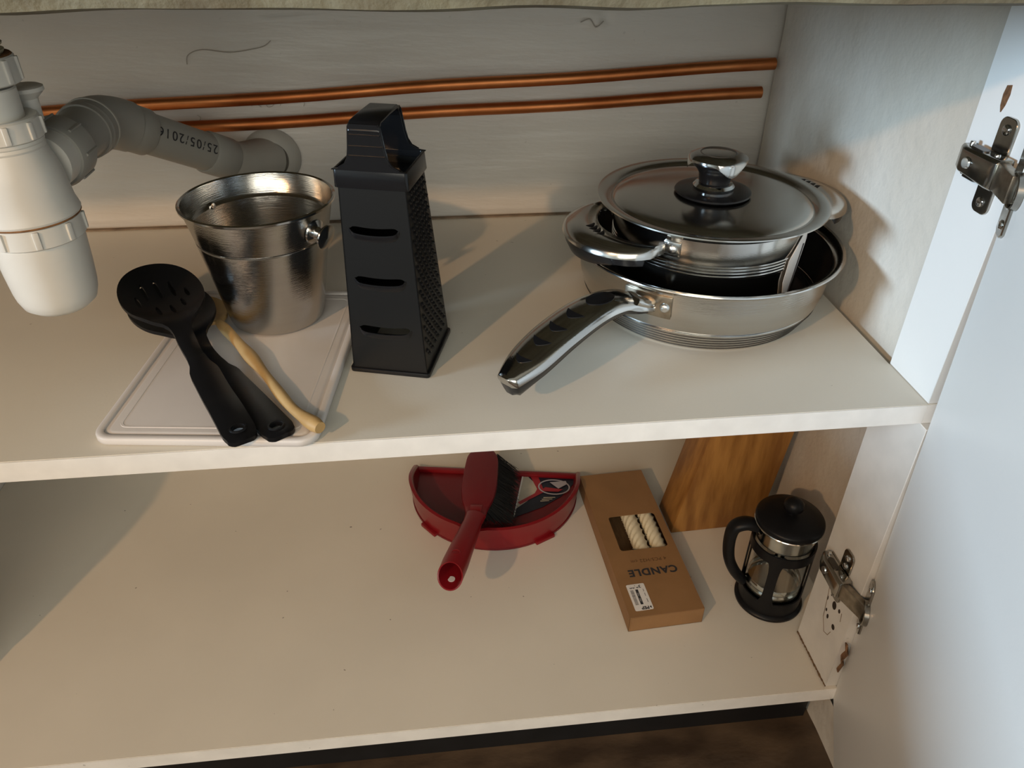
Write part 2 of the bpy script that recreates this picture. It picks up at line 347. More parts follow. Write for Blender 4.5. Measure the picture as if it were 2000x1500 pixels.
# side panel strips
r = MB().box(0.0012, 0.0185, 0.001, 0.061, 0.0003, 0.29).build('side_panel', 'white_lam', cab, bevel=0.0004, seg=1)
r2 = MB().box(0.0, 0.0180, -0.009, 0.061, ZL + 0.0003, -0.0185).build('side_panel', 'old_lam', cab, bevel=0.0004, seg=1)
for (y, z, a, b) in ((0.0225, -0.2560, 0.0022, 0.0035), (0.0200, -0.2665, 0.0036, 0.0052), (0.0105, -0.2640, 0.0018, 0.0026), (0.0110, -0.2890, 0.0028, 0.0034),
                     (0.0240, -0.2880, 0.0018, 0.0030), (0.0290, -0.2835, 0.0014, 0.0022), (0.0330, -0.2700, 0.0012, 0.0030), (0.0290, -0.2600, 0.0010, 0.0025)):
    MB().lathe([(0.0001, 0.0003), (1, 0.0003), (1, -0.003), (0.0001, -0.003)], (0, 0, 0), 14).build('screw_hole', 'hole', r2)
    o = bpy.data.objects[[q.name for q in bpy.data.objects if q.name.startswith('screw_hole')][-1]]
    o.rotation_euler = (0, -pi / 2, 0); o.location = (0, y, z); o.scale = (b, a, 0.5)
# outline dent left by a removed hinge plate, chipped edge
for path_ in ([(0.036, -0.256), (0.034, -0.266), (0.030, -0.295), (0.0215, -0.309), (0.0145, -0.306), (0.0120, -0.298)], [(0.006, -0.262), (0.004, -0.272)], [(0.027, -0.243), (0.024, -0.249)]):
    MB().tube([(-0.0001, a_, b_) for a_, b_ in path_], 0.0004, 6).build('plate_dent', 'grout', r2)
mb = MB(); pts = [(-0.0003, 0.061 - 0.0705 * k / 40, ZL + 0.0012 + 0.0008 * random.random()) for k in range(41)]
mb.tube(pts, [0.0005 + 0.0009 * random.random() for _ in pts], 6).build('chipped_edge', 'raw_board', r2)

# cabinet door, opened about 65 degrees, hinged beside the strips
DA = radians(64.8)           # direction of the door away from the hinge
dd = Vector((-0.4263, -0.9046, 0)); dn = Vector((-0.9046, 0.4263, 0))
LEAN = -0.035
def DTz(zh): return Matrix(((dd.x, -dn.x, LEAN, 0.0015 + LEAN * (zh + 0.05)), (dd.y, -dn.y, 0, -0.0100), (0, 0, 1, 0), (0, 0, 0, 1)))
DT = DTz(0)
door = MB().box(0.0, 0.40, 0.0, 0.017, -0.377, 0.292, DT).build('door', 'white_lam', cab, bevel=0.0005, seg=1)

# ------------------------------------------------------------------ hinges
def hinge_arm(x, z):
    y0, y1 = (0.004, 0.049)
    sec = [(-0.0095, 0), (-0.0095, 0.0100), (-0.0075, 0.0125), (0.0075, 0.0125), (0.0095, 0.0100), (0.0095, 0)]
    arm = MB(); rr = []
    for yy, s1, s2 in ((y1, 0.62, 0.92), (y1 - 0.010, 1.0, 0.95), (y1 - 0.024, 1.0, 1.02), (y0 + 0.006, 1.04, 1.10), (y0, 0.95, 1.10)):
        rr.append([(x - 0.0030 - b * s1, yy, a_ * s2) for a_, b in sec])
    arm.rings(rr, True, True, True)
    return arm.build('hinge', 'hinge', cab, bevel=0.0006, seg=2, loc=(0, 0, z))
def hinge(label, z, upper):
    x = 0.0 if not upper else 0.0012
    DT = DTz(z)
    h = hinge_arm(x, z)
    # mounting plate with two screw wings on the side strip
    pl = MB(); pl.box(x - 0.0022, x, 0.008, 0.048, -0.008, 0.008); 
    a = MB(); w1 = rrect(-0.0085, 0.0085, 0.006, 0.0330, 0.0055, 5)
    TW = Matrix(((0, 0, -1, x), (1, 0, 0, 0.022), (0, 1, 0, 0), (0, 0, 0, 1)))
    a.prism(w1, 0.0, 0.0022, TW).prism([(p[0], -p[1]) for p in w1][::-1], 0.0, 0.0022, TW)
    pl.v += []; o = len(pl.v); pl.add(a.v, a.f)
    p1 = pl.build('mounting_plate', 'hinge', h, bevel=0.0004, seg=1)
    for sgn in (1, -1):
        for k in ((0.025,) if upper else (0.025, 0.0145)):
            MB().lathe([(0.0001, 0.0018), (0.0022, 0.0018), (0.0034, 0.0010), (0.0036, 0.0)], (0, 0, 0), 14, TW @ Matrix.Translation((0, sgn * k, 0.0022))).build('screw', 'chrome', h)
    y0, y1 = (0.004, 0.049)
    ar = h
    # side slot, cam screw and rivets
    MB().prism(rrect(0.022, 0.038, 0.0050, 0.0115, 0.0028), -0.0108, 0.0108, Matrix(((0, -1, 0, x - 0.0012), (1, 0, 0, 0), (0, 0, 1, 0), (0, 0, 0, 1)))).build('slot', 'hinge_dark', ar)
    for (yy, xx) in ((0.013, 0.009), (0.043, 0.007)):
        MB().lathe([(0.0001, 0.0118), (0.0016, 0.0118), (0.0020, 0.0110), (0.0020, -0.0115), (0.0001, -0.0115)], (x - xx, yy, 0), 12).build('rivet', 'chrome', ar)
    MB().lathe([(0.0001, 0.0012), (0.0036, 0.0012), (0.0042, 0.0)], (x - 0.0157, 0.032, 0), 16, Matrix.Rotation(-pi / 2, 4, 'Y')).build('adjusting_screw', 'chrome', ar)
    # link from the arm's end across to the door
    A = Vector((x - 0.0095, y0 + 0.001, 0)); B = DT @ Vector((0.0125, -0.0042, 0))
    t = (B - A); Lg = t.length; t.normalize(); nn = Vector((0, 0, 1)); sd = t.cross(nn)
    TL = Matrix(((t.x, sd.x, 0, A.x), (t.y, sd.y, 0, A.y), (0, 0, 1, 0), (0, 0, 0, 1)))
    lk = MB().box(-0.001, Lg + 0.003, -0.0035, 0.0035, -0.0092, 0.0092, TL).build('hinge_link', 'stain_steel', h, bevel=0.0008)
    for zz in (-0.0040, 0.0040):
        MB().box(0.003, Lg - 0.001, -0.0041, -0.0034, zz - 0.0006, zz + 0.0006, TL).build('pressed_rib', 'hinge', h)
    # cup flange on the door face
    fl = [(0.0005, -0.0300), (0.0045, -0.0335), (0.0125, -0.0335), (0.0165, -0.0300), (0.0165, 0.0300), (0.0125, 0.0335), (0.0045, 0.0335), (0.0005, 0.0300), (0.0005, 0.014), (-0.0010, 0.010), (-0.0010, -0.010), (0.0005, -0.014)]
    TF = DT @ Matrix(((1, 0, 0, 0), (0, 0, -1, 0), (0, 1, 0, 0), (0, 0, 0, 1)))
    f = MB().prism(fl, 0.0, 0.0026, TF).build('cup_flange', 'hinge', h, bevel=0.0005, seg=1)
    MB().lathe([(0.0100, 0.0030), (0.0112, 0.0050), (0.0122, 0.0044), (0.0125, 0.0004)], (0, 0, 0), 28, TF @ Matrix.Translation((0.0155, 0, 0))).build('hinge_cup', 'hinge', h)
    for zz in (-0.025, 0.025):
        MB().lathe([(0.0001, 0.0016), (0.0020, 0.0016), (0.0032, 0.0008), (0.0034, 0.0)], (0, 0, 0), 14, TF @ Matrix.Translation((0.0100, zz, 0.0026))).build('screw', 'chrome', h)
    return h
hinge('nickel concealed hinge on the upper side strip, against the open door', 0.1860, True)
hinge('nickel concealed hinge above the screw holes by the coffee press', -0.2250, False)
mb = MB()
mb.plate([(-0.003, -0.006), (-0.0045, -0.018), (-0.003, -0.026), (-0.0035, -0.036), (-0.001, -0.052), (0.0008, -0.040), (0.0045, -0.027), (0.004, -0.016), (0.0075, -0.008), (0.003, -0.002)], [], 0.0012, lambda a, b, c: tuple(DT @ Vector((0.0045 + a, -0.0035 - c + 0.002 * sin(b * 300), -0.282 + b))), grid=0.002)
mb.build('rusty_flake', 'rust', door)
mb = MB().plate([(-0.002, 0.008), (0.002, 0.009), (0.003, 0.003), (0.002, -0.004), (0.0, -0.009), (-0.002, -0.005), (-0.003, 0.002)], [], 0.0008, lambda a, b, c: (0.0012 - c, 0.036 - a, 0.2280 + b), grid=0.002)
mb.build('paint_chip', 'rust', r)

# ------------------------------------------------------------------ copper pipes
def pipe(p0, p1, label):
    P = [Vector(p0).lerp(Vector(p1), k / 24) for k in range(25)]
    o = MB().tube([(p.x, p.y, p.z + 0.0009 * sin(i * 0.9)) for i, p in enumerate(P)], 0.0064, 18).build('copper_pipe', 'copper')
    tag(o, label, 'pipe', 'copper pipes along the back wall'); return o
pipe((-1.10, 0.4155, 0.1205), (0.006, 0.4155, 0.1705), 'upper of two horizontal copper pipes on the back wall')
pipe((-1.10, 0.4155, 0.0985), (-0.004, 0.4155, 0.1400), 'lower of two horizontal copper pipes on the back wall')

# ------------------------------------------------------------------ bottle trap
TX, TY = -0.682, 0.120
t = thing('bottle_trap', 'white plastic bottle trap hanging from the sink at the left edge', 'trap', (TX, TY, 0))
mb = MB(); pr = [(0.0165, 0.246)]
for k in range(9):
    z = 0.250 + k * 0.0042; pr += [(0.0192, z), (0.0196, z + 0.0012), (0.0178, z + 0.0022), (0.0176, z + 0.0036)]
mb.lathe(pr, seg=36).build('threaded_tail', 'thread', t)
MB().lathe([(0.0175, 0.2870), (0.0205, 0.2872), (0.0205, 0.304), (0.0175, 0.304)], seg=8).build('waste_nut', 'white_plastic', t, smooth=20, bevel=0.0008)
def ribbed(r, z0, z1, n, name, par, m='white_plastic', lip=0.0012, rin=None, ribw=0.0036):
    o = MB().lathe([(rin or r - 0.004, z1 - 0.001), (r - lip, z1), (r, z1 - lip), (r + 0.0006, z0 + lip), (r - lip, z0), (rin or r - 0.004, z0)], seg=56).build(name, m, par, smooth=35)
    for k in range(n):
        a = 2 * pi * k / n + 0.25
        MB().box(r - 0.001, r + 0.0019, -ribw / 2, ribw / 2, z0 + 0.0016, z1 - 0.0016, Matrix.Rotation(a, 4, 'Z')).build('grip_rib', m, o, bevel=0.0006)
    return o
n1 = ribbed(0.0240, 0.2300, 0.2480, 10, 'top_nut', t, rin=0.018)
MB().lathe([(0.0170, 0.2484), (0.0225, 0.2486), (0.0232, 0.2478)], seg=48).build('grime_ring', 'grime', n1)
MB().lathe([(0.0180, 0.2275), (0.0190, 0.2265), (0.0186, 0.2000), (0.0180, 0.1990)], seg=48, cap0=True, cap1=True).build('inlet_tube', 'white_plastic', t)
n2 = ribbed(0.0270, 0.1935, 0.2085, 10, 'collar_nut', t, rin=0.0186)
MB().lathe([(0.0250, 0.1940), (0.0262, 0.1935), (0.0262, 0.1915), (0.0255, 0.1905), (0.0262, 0.1885), (0.0256, 0.1870), (0.0262, 0.1850), (0.0270, 0.1820), (0.0292, 0.1760),
            (0.0308, 0.1690), (0.0322, 0.1560), (0.0332, 0.1470), (0.0345, 0.1425), (0.0352, 0.1400), (0.0345, 0.1382), (0.0300, 0.1375)], seg=64).build('trap_body', 'white_plastic', t, smooth=30)
MB().lathe([(0.0346, 0.1384), (0.0349, 0.1376), (0.0344, 0.1369), (0.0338, 0.1376)], seg=64).build('grime_ring', 'grime', t)
n3 = ribbed(0.0338, 0.1210, 0.1372, 9, 'cup_nut', t, rin=0.030, ribw=0.0042)
MB().lathe([(0.0318, 0.1215), (0.0322, 0.1180), (0.0312, 0.0960), (0.0300, 0.0800), (0.0290, 0.0740), (0.0266, 0.0670), (0.0212, 0.0625), (0.0120, 0.0602), (0.0005, 0.0596)], seg=64, cap1=True).build('trap_cup', 'white_plastic', t)
# vent cap behind the collar
v = MB().lathe([(0.0001, 0.2290), (0.0110, 0.2290), (0.0130, 0.2280), (0.0133, 0.2255), (0.0125, 0.2248), (0.0075, 0.2200), (0.0070, 0.2050), (0.0001, 0.2050)], (0.0110, 0.0300, -0.0070), 32).build('vent_cap', 'white_plastic', t)

# ------------------------------------------------------------------ grey waste pipe
g = thing('waste_pipe', 'grey plastic waste pipe bending from the trap down into the back wall', 'pipe', (0, 0, 0))
A = Vector((-0.672, 0.140, 0.168)); B = Vector((-0.6690, 0.266, 0.1670)); Cc = Vector((-0.5690, 0.4120, 0.0680))
d1 = (B - A).normalized(); d2 = (Cc - B).normalized()
MB().tube([A, A.lerp(B, 0.28)], 0.0215, 40).build('outlet_socket', 'white_plastic', g)
p = MB().tube([A.lerp(B, 0.14), A.lerp(B, 0.17), A.lerp(B, 0.33), A.lerp(B, 0.35)], [0.0235, 0.0252, 0.0252, 0.0225], 44).build('union_nut', 'grey_pvc', g)
for k in range(8):
    a = 2 * pi * k / 8; u3 = Vector((0, 0, 1)); s3 = d1.cross(u3)
    q = u3 * cos(a) + s3 * sin(a); MB().tube([A.lerp(B, 0.17) + q * 0.0254, A.lerp(B, 0.33) + q * 0.0254], 0.0012, 6).build('grip_rib', 'grey_pvc', p)
MB().tube([A.lerp(B, 0.35), A.lerp(B, 0.62), A.lerp(B, 0.72)], [0.0195, 0.0200, 0.0232], 44).build('elbow_inlet', 'grey_pvc', g)
# swept bend
bend = [A.lerp(B, 0.66)]
P0 = A.lerp(B, 0.80); P2 = B + d2 * 0.026
for k in range(13):
    s_ = k / 12; bend.append(P0 * (1 - s_) ** 2 + B * 2 * s_ * (1 - s_) + P2 * s_ ** 2)
MB().tube(bend, 0.0226, 44).build('elbow', 'grey_pvc', g)
MB().tube([P0 + d1 * 0.000, P0 + d1 * 0.0022], 0.0236, 44).build('elbow_ring', 'pale_pvc', g)
LB = (Cc - B).length
def on(s_): return B + d2 * s_
MB().tube([on(0.020), on(0.022), on(0.044), on(0.0455)], [0.0205, 0.0215, 0.0215, 0.0205], 44).build('sleeve', 'grey_pvc', g)
MB().tube([on(0.040), on(0.135)], 0.0192, 44).build('straight_pipe', 'grey_pvc', g)
MB().tube([on(0.118), on(0.120), on(0.148), on(0.150)], [0.0200, 0.0213, 0.0213, 0.0205], 44).build('sleeve', 'grey_pvc', g)
E = Vector((-0.5620, 0.4270, 0.0780))
we = [on(0.146), on(0.158), on(0.168), E.lerp(on(0.172), 0.45), E]
MB().tube(we, [0.0205, 0.0205, 0.0215, 0.0225, 0.0225], 40).build('wall_elbow', 'pale_pvc', g)
MB().lathe([(0.020, 0.010), (0.0255, 0.008), (0.0300, 0.0035), (0.0320, 0.0)], (0, 0, 0), 40, Matrix.Translation((-0.5600, 0.4260, 0.0780)) @ Matrix.Rotation(pi / 2, 4, 'X')).build('wall_flange', 'pale_pvc', g)
# printed date, running up the pipe and upside down
cv = Vector(cam.location)
mid = on(0.080); ax = -d2; toc = (cv - mid); toc = (toc - ax * toc.dot(ax)).normalized()
th0 = -0.30; sdv = ax.cross(toc)
def wrap(p):
    a = -p.y / 0.0194 - th0
    q = toc * cos(a) - ax.cross(toc) * sin(a) * -1
    return mid + ax * p.x + q * (0.01955 + p.z)
text_mesh('25/05/2016', 0.0125, 'printed_date', 'ink', g, None, 0.0001, wrap, 1.22, 1.05)

# ------------------------------------------------------------------ cutting board under the bucket
C4 = [(-0.6375, 0.0110), (-0.4830, -0.0060), (-0.4520, 0.2200), (-0.6060, 0.2420)]
bx_ = Vector(C4[1]) - Vector(C4[0]); ang = atan2(bx_.y, bx_.x)
cb = thing('cutting_board', 'thin white plastic cutting board lying under the bucket and spoons', 'cutting board', (-0.6440, 0.0130, 0.0002), radians(-6.8))
WB, HB = 0.166, 0.236
def prim(u, v, w): return (u, v, w)
board = MB(); rr = []
for ins, z in ((0.0012, 0.0002), (0, 0.0012), (0, 0.0050), (0.0006, 0.0062), (0.0020, 0.0066), (0.0056, 0.0066), (0.0062, 0.0060), (0.0062, 0.0050), (0.0082, 0.0050), (0.0088, 0.0056), (0.0110, 0.0057)):
    rr.append([(x, y, z) for x, y in rrect(ins, WB - ins, ins, HB - ins, max(0.014 - ins, 0.004), 6)])
board.rings(rr, True, True, True); board.build('board', 'board_plastic', cb, smooth=50)
rr = []
for ins, z in ((0.0150, 0.0056), (0.0153, 0.0060), (0.0165, 0.0060), (0.0168, 0.0056)):
    rr.append([(x, y, z) for x, y in rrect(ins, WB - ins, ins, HB - ins, 0.006, 5)])
MB().rings(rr).build('raised_border', 'board_plastic', cb)
ZB = 0.0064

# ------------------------------------------------------------------ ice bucket
b = thing('ice_bucket', 'tapered stainless steel ice bucket on the white cutting board', 'bucket', (-0.5320, 0.1895, ZB))
T = 0.0008
prof = [(0.0001, 0.0), (0.0380, 0.0), (0.0410, 0.0012), (0.0425, 0.0050), (0.0440, 0.014), (0.0561, 0.0800), (0.0563, 0.0812), (0.0560, 0.0822), (0.0566, 0.0838), (0.0628, 0.1120)]
inner = [(0.0620, 0.1120), (0.0590, 0.0960), (0.0572, 0.0940), (0.0562, 0.0930), (0.0540, 0.0800), (0.0425, 0.0150), (0.0400, 0.0060), (0.0001, 0.0050)]
MB().lathe(prof, seg=96).lathe(inner, seg=96).build('bucket_shell', 'brushed', b, smooth=35)
MB().lathe([(0.0618, 0.1105), (0.0622, 0.1125), (0.0636, 0.1136), (0.0650, 0.1128), (0.0650, 0.1112), (0.0636, 0.1102), (0.0628, 0.1098)], seg=96).build('rolled_rim', 'steel', b)
MB().lathe([(0.0562, 0.0814), (0.0565, 0.0818), (0.0562, 0.0822)], seg=96).build('pressed_ring', 'steel', b)
for ang_, nm in ((radians(-34), 0), (radians(146), 1)):
    T_ = Matrix.Rotation(ang_, 4, 'Z') @ Matrix.Translation((0.0585, 0, 0.0940)) @ Matrix.Rotation(radians(90 + 12), 4, 'Y')
    k = MB().lathe([(0.0110, 0.000), (0.0105, 0.0014), (0.0060, 0.0040), (0.0050, 0.0070), (0.0060, 0.0090), (0.0100, 0.0105), (0.0108, 0.0118), (0.0106, 0.0128), (0.0085, 0.0136), (0.0001, 0.0142)], seg=40, T=T_).build('side_knob', 'steel', b)
    MB().lathe([(0.0001, -0.0040), (0.0024, -0.0038), (0.0030, -0.0026), (0.0030, 0.0)], seg=20, T=T_).build('rivet', 'steel', k)

# ------------------------------------------------------------------ box grater
GR = radians(-15.5)
gr = thing('box_grater', 'tall black four-sided box grater standing between the bucket and pans', 'grater', (-0.4170, 0.1235, 0.0004), GR)
hx0, hy0, hx1, hy1 = 0.0320, 0.0375, 0.0257, 0.0250    # half sizes at the foot and under the collar
GZ0, GZ1 = 0.003, 0.165
def gp(side, u, z, off=0.0):
    """point on a wall: side 0 front(-y),1 right,2 back,3 left; u -1..1"""
    s_ = (z - GZ0) / (GZ1 - GZ0); hx = hx0 + (hx1 - hx0) * s_; hy = hy0 + (hy1 - hy0) * s_
    if side == 0: return (u * hx, -hy - off, z)
    if side == 1: return (hx + off, u * hy, z)
    if side == 2: return (-u * hx, hy + off, z)
    return (-hx - off, -u * hy, z)
def crescent(cu, cz, w_, h_, sag):
    o = []; n = 12
    for k in range(n + 1):
        x = -1 + 2 * k / n; o.append((cu + x * w_, cz + sag * (x * x) + h_ * sqrt(max(0, 1 - x * x)) * 0.55 ** 0 * 0.5 + h_ * 0.2))
    for k in range(n, -1, -1):
        x = -1 + 2 * k / n
        if abs(x) < 0.999: o.append((cu + x * w_, cz + sag * (x * x) - h_ * sqrt(max(0, 1 - x * x)) * 0.5))
    return o
slots = [(-0.06, 0.1225), (-0.03, 0.0820), (-0.02, 0.0395)]
def quad(): return [(-1, GZ0), (1, GZ0), (1, GZ1), (-1, GZ1)]
holes = []
for cu, cz in slots:
    n = 14; o = []
    for k in range(n + 1):
        x = -1 + 2 * k / n; o.append((cu + x * 0.72, cz + 0.0020 * x * x + 0.0030 * (1 - x ** 10)))
    for k in range(n - 1, 0, -1):
        x = -1 + 2 * k / n; o.append((cu + x * 0.72, cz + 0.0020 * x * x - 0.0030 * (1 - x ** 10)))
    holes.append(o)
def scaled(h): return h
# front wall is built in (u*40mm, z) so the holes triangulate well
K = 0.03
front = MB().plate([(-K, GZ0), (K, GZ0), (K, GZ1), (-K, GZ1)], [[(p[0] * K, p[1]) for p in h] for h in holes], 0.0009, lambda a, z, w: gp(0, a / K, z, w - 0.0009), grid=0.008)
front.build('slicer_wall', 'grater_black', gr, smooth=30)
for cu, cz in slots:   # raised blades below each slot
    rr = []; n = 18
    for k in range(n + 1):
        x = -1 + 2 * k / n; e = max(0.0, 1 - x ** 10); base = cz + 0.0020 * x * x
        rr.append([gp(0, cu + x * 0.72, base - 0.0030 * e + 0.0010, 0.0004 + 0.0018 * e), gp(0, cu + x * 0.72, base - 0.0034 * e, 0.0002 + 0.0022 * e),
                   gp(0, cu + x * 0.74, base - 0.0070 * e - 0.0008, 0.0001), gp(0, cu + x * 0.72, base - 0.0030 * e, -0.0006)])
    MB().rings(rr, True, True, True).build('slicing_blade', 'grater_plastic', gr)
for sd_ in (1, 2, 3):
    nm = {1: 'fine_grating_wall', 2: 'coarse_wall', 3: 'zesting_wall'}[sd_]
    MB().add([gp(sd_, -1, GZ0), gp(sd_, 1, GZ0), gp(sd_, 1, GZ1), gp(sd_, -1, GZ1), gp(sd_, -1, GZ0, -0.0009), gp(sd_, 1, GZ0, -0.0009), gp(sd_, 1, GZ1, -0.0009), gp(sd_, -1, GZ1, -0.0009)],
             [(0, 1, 2, 3), (7, 6, 5, 4), (0, 4, 5, 1), (1, 5, 6, 2), (2, 6, 7, 3), (3, 7, 4, 0)]).build(nm, 'grater_black', gr, smooth=0)
# teeth of the fine side: small rings with a raised lip
tb = MB(); row = 0; z = 0.016
while z < 0.155:
    n = 6
    for k in range(n + (row % 2)):
        u_ = -0.80 + 1.60 * (k + (0.0 if row % 2 else 0.5)) / n
        if z > 0.150 and abs(u_) > 0.85: continue
        s_ = (z - GZ0) / (GZ1 - GZ0); hy = hy0 + (hy1 - hy0) * s_
        ring = []
        for rr_, off in ((0.0021, 0.0), (0.00150, 0.0014), (0.00095, 0.0015), (0.00080, 0.0003)):
            ring.append([gp(1, u_ + rr_ * cos(2 * pi * q / 7) / hy, z + rr_ * sin(2 * pi * q / 7), off + 0.0003 * sin(2 * pi * q / 7)) for q in range(7)])
        tb.rings(ring, True, False, True)
    z += 0.0052; row += 1
tb.build('grating_teeth', 'grater_plastic', gr, kind='stuff')
# foot rim and collar
def frame(hx_, hy_, z0, z1, hx2=None, hy2=None, t_=0.0022, r_=0.003):
    mb = MB(); hx2 = hx2 or hx_; hy2 = hy2 or hy_
    o0 = rrect(-hx_, hx_, -hy_, hy_, r_); o1 = rrect(-hx2, hx2, -hy2, hy2, r_)
    i1 = rrect(-hx2 + t_, hx2 - t_, -hy2 + t_, hy2 - t_, r_ * .6); i0 = rrect(-hx_ + t_, hx_ - t_, -hy_ + t_, hy_ - t_, r_ * .6)
    mb.rings([[(x, y, z0) for x, y in o0], [(x, y, z1) for x, y in o1], [(x, y, z1) for x, y in i1], [(x, y, z0) for x, y in i0], [(x, y, z0) for x, y in o0]])
    return mb
frame(hx0 + 0.0022, hy0 + 0.0022, 0.0, 0.0040, t_=0.0032).build('foot_rim', 'grater_plastic', gr, bevel=0.0006)
# handle: collar tray, two saddle-shaped end walls and a bridge
cx_, cy_ = 0.0287, 0.0278
frame(cx_, cy_, 0.1560, 0.1700, cx_ - 0.0006, cy_ - 0.0006, t_=0.0022).build('collar', 'grater_plastic', gr, bevel=0.0006)
hd = MB()
cw = [(-cx_, 0.1695), (cx_, 0.1695), (cx_, 0.1700), (cx_ - 0.0060, 0.1708), (cx_ - 0.0115, 0.1738), (cx_ - 0.0142, 0.1785), (cx_ - 0.0155, 0.1850), (0.0112, 0.2010), (0.0100, 0.2032)]
prof2 = cw + [(-a, z_) for a, z_ in reversed(cw[2:])]
def saddle(y0, y1, lean):
    n = len(prof2); vs = []
    for y in (y0, y1): vs += [(a, y + lean * (z_ - 0.17), z_) for a, z_ in prof2]
    return MB().add(vs, [tuple(range(n - 1, -1, -1)), tuple(range(n, 2 * n))] + [(i, (i + 1) % n, n + (i + 1) % n, n + i) for i in range(n)])
s1 = saddle(-cy_, -cy_ + 0.0024, 0.02); s2 = saddle(cy_ - 0.0024, cy_, -0.02)
hm = MB(); hm.add(s1.v, s1.f); hm.add(s2.v, s2.f)
# inner floor of the tray
hm.box(-cx_ + 0.002, cx_ - 0.002, -cy_ + 0.002, cy_ - 0.002, 0.1585, 0.1600)
H = hm.build('handle', 'grater_plastic', gr, smooth=30, bevel=0.0004, seg=1)
arch = []
ty = cy_ - 0.0008
pts = [(-ty - 0.0006, 0.1985), (-ty + 0.0010, 0.2030), (-ty + 0.0045, 0.2050), (0, 0.2054), (ty - 0.0045, 0.2050), (ty - 0.0010, 0.2030), (ty + 0.0006, 0.1985)]
rr = []
for (y, z_), (y2, z2) in zip(pts, [(p[0] * 0.90, p[1] - 0.0026) for p in pts]):
    rr.append([(-0.0118, y, z_ - 0.0008), (-0.0102, y, z_), (0.0102, y, z_), (0.0118, y, z_ - 0.0008), (0.0112, y2, z2), (-0.0112, y2, z2)])
MB().rings(rr, True, True, True).build('handle_bridge', 'grater_plastic', gr, smooth=50, bevel=0.0005)
for zz, ww in ((0.1955, 0.0114), (0.1875, 0.0126), (0.1805, 0.0138)):
    MB().box(-ww, ww, -0.0007, 0.0004, -0.0005, 0.0005, Matrix.Translation((0, -cy_ + 0.02 * (zz - 0.17), zz))).build('handle_step', 'grater_plastic', gr)
# side walls of the grip below the bridge (frame the dark hand opening)
for sx_ in (-1, 1):
    rr = []
    for k in range(9):
        z_ = 0.172 + 0.0290 * k / 8; a = 0.0145 + 0.0045 * ((8 - k) / 8) ** 3
        for_ = []
    # thin fillet lips along the saddle edges
    lip = [( sx_ * (p[0] + 0.0004), -cy_ + 0.02 * (p[1] - 0.17) + 0.001, p[1]) for p in cw[3:]]
    MB().tube(lip, 0.0009, 6).build('grip_lip', 'grater_plastic', H)
    lip = [( sx_ * (p[0] + 0.0004), cy_ - 0.02 * (p[1] - 0.17) - 0.001, p[1]) for p in cw[3:]]
    MB().tube(lip, 0.0009, 6).build('grip_lip', 'grater_plastic', H)

# the grater leans a touch to the left
for o_ in [q for q in bpy.data.objects if q.parent == gr or (q.parent and q.parent.parent == gr)]:
    for v_ in o_.data.vertices: v_.co.x -= 0.030 * v_.co.z * 0.96; v_.co.y -= 0.030 * v_.co.z * 0.27
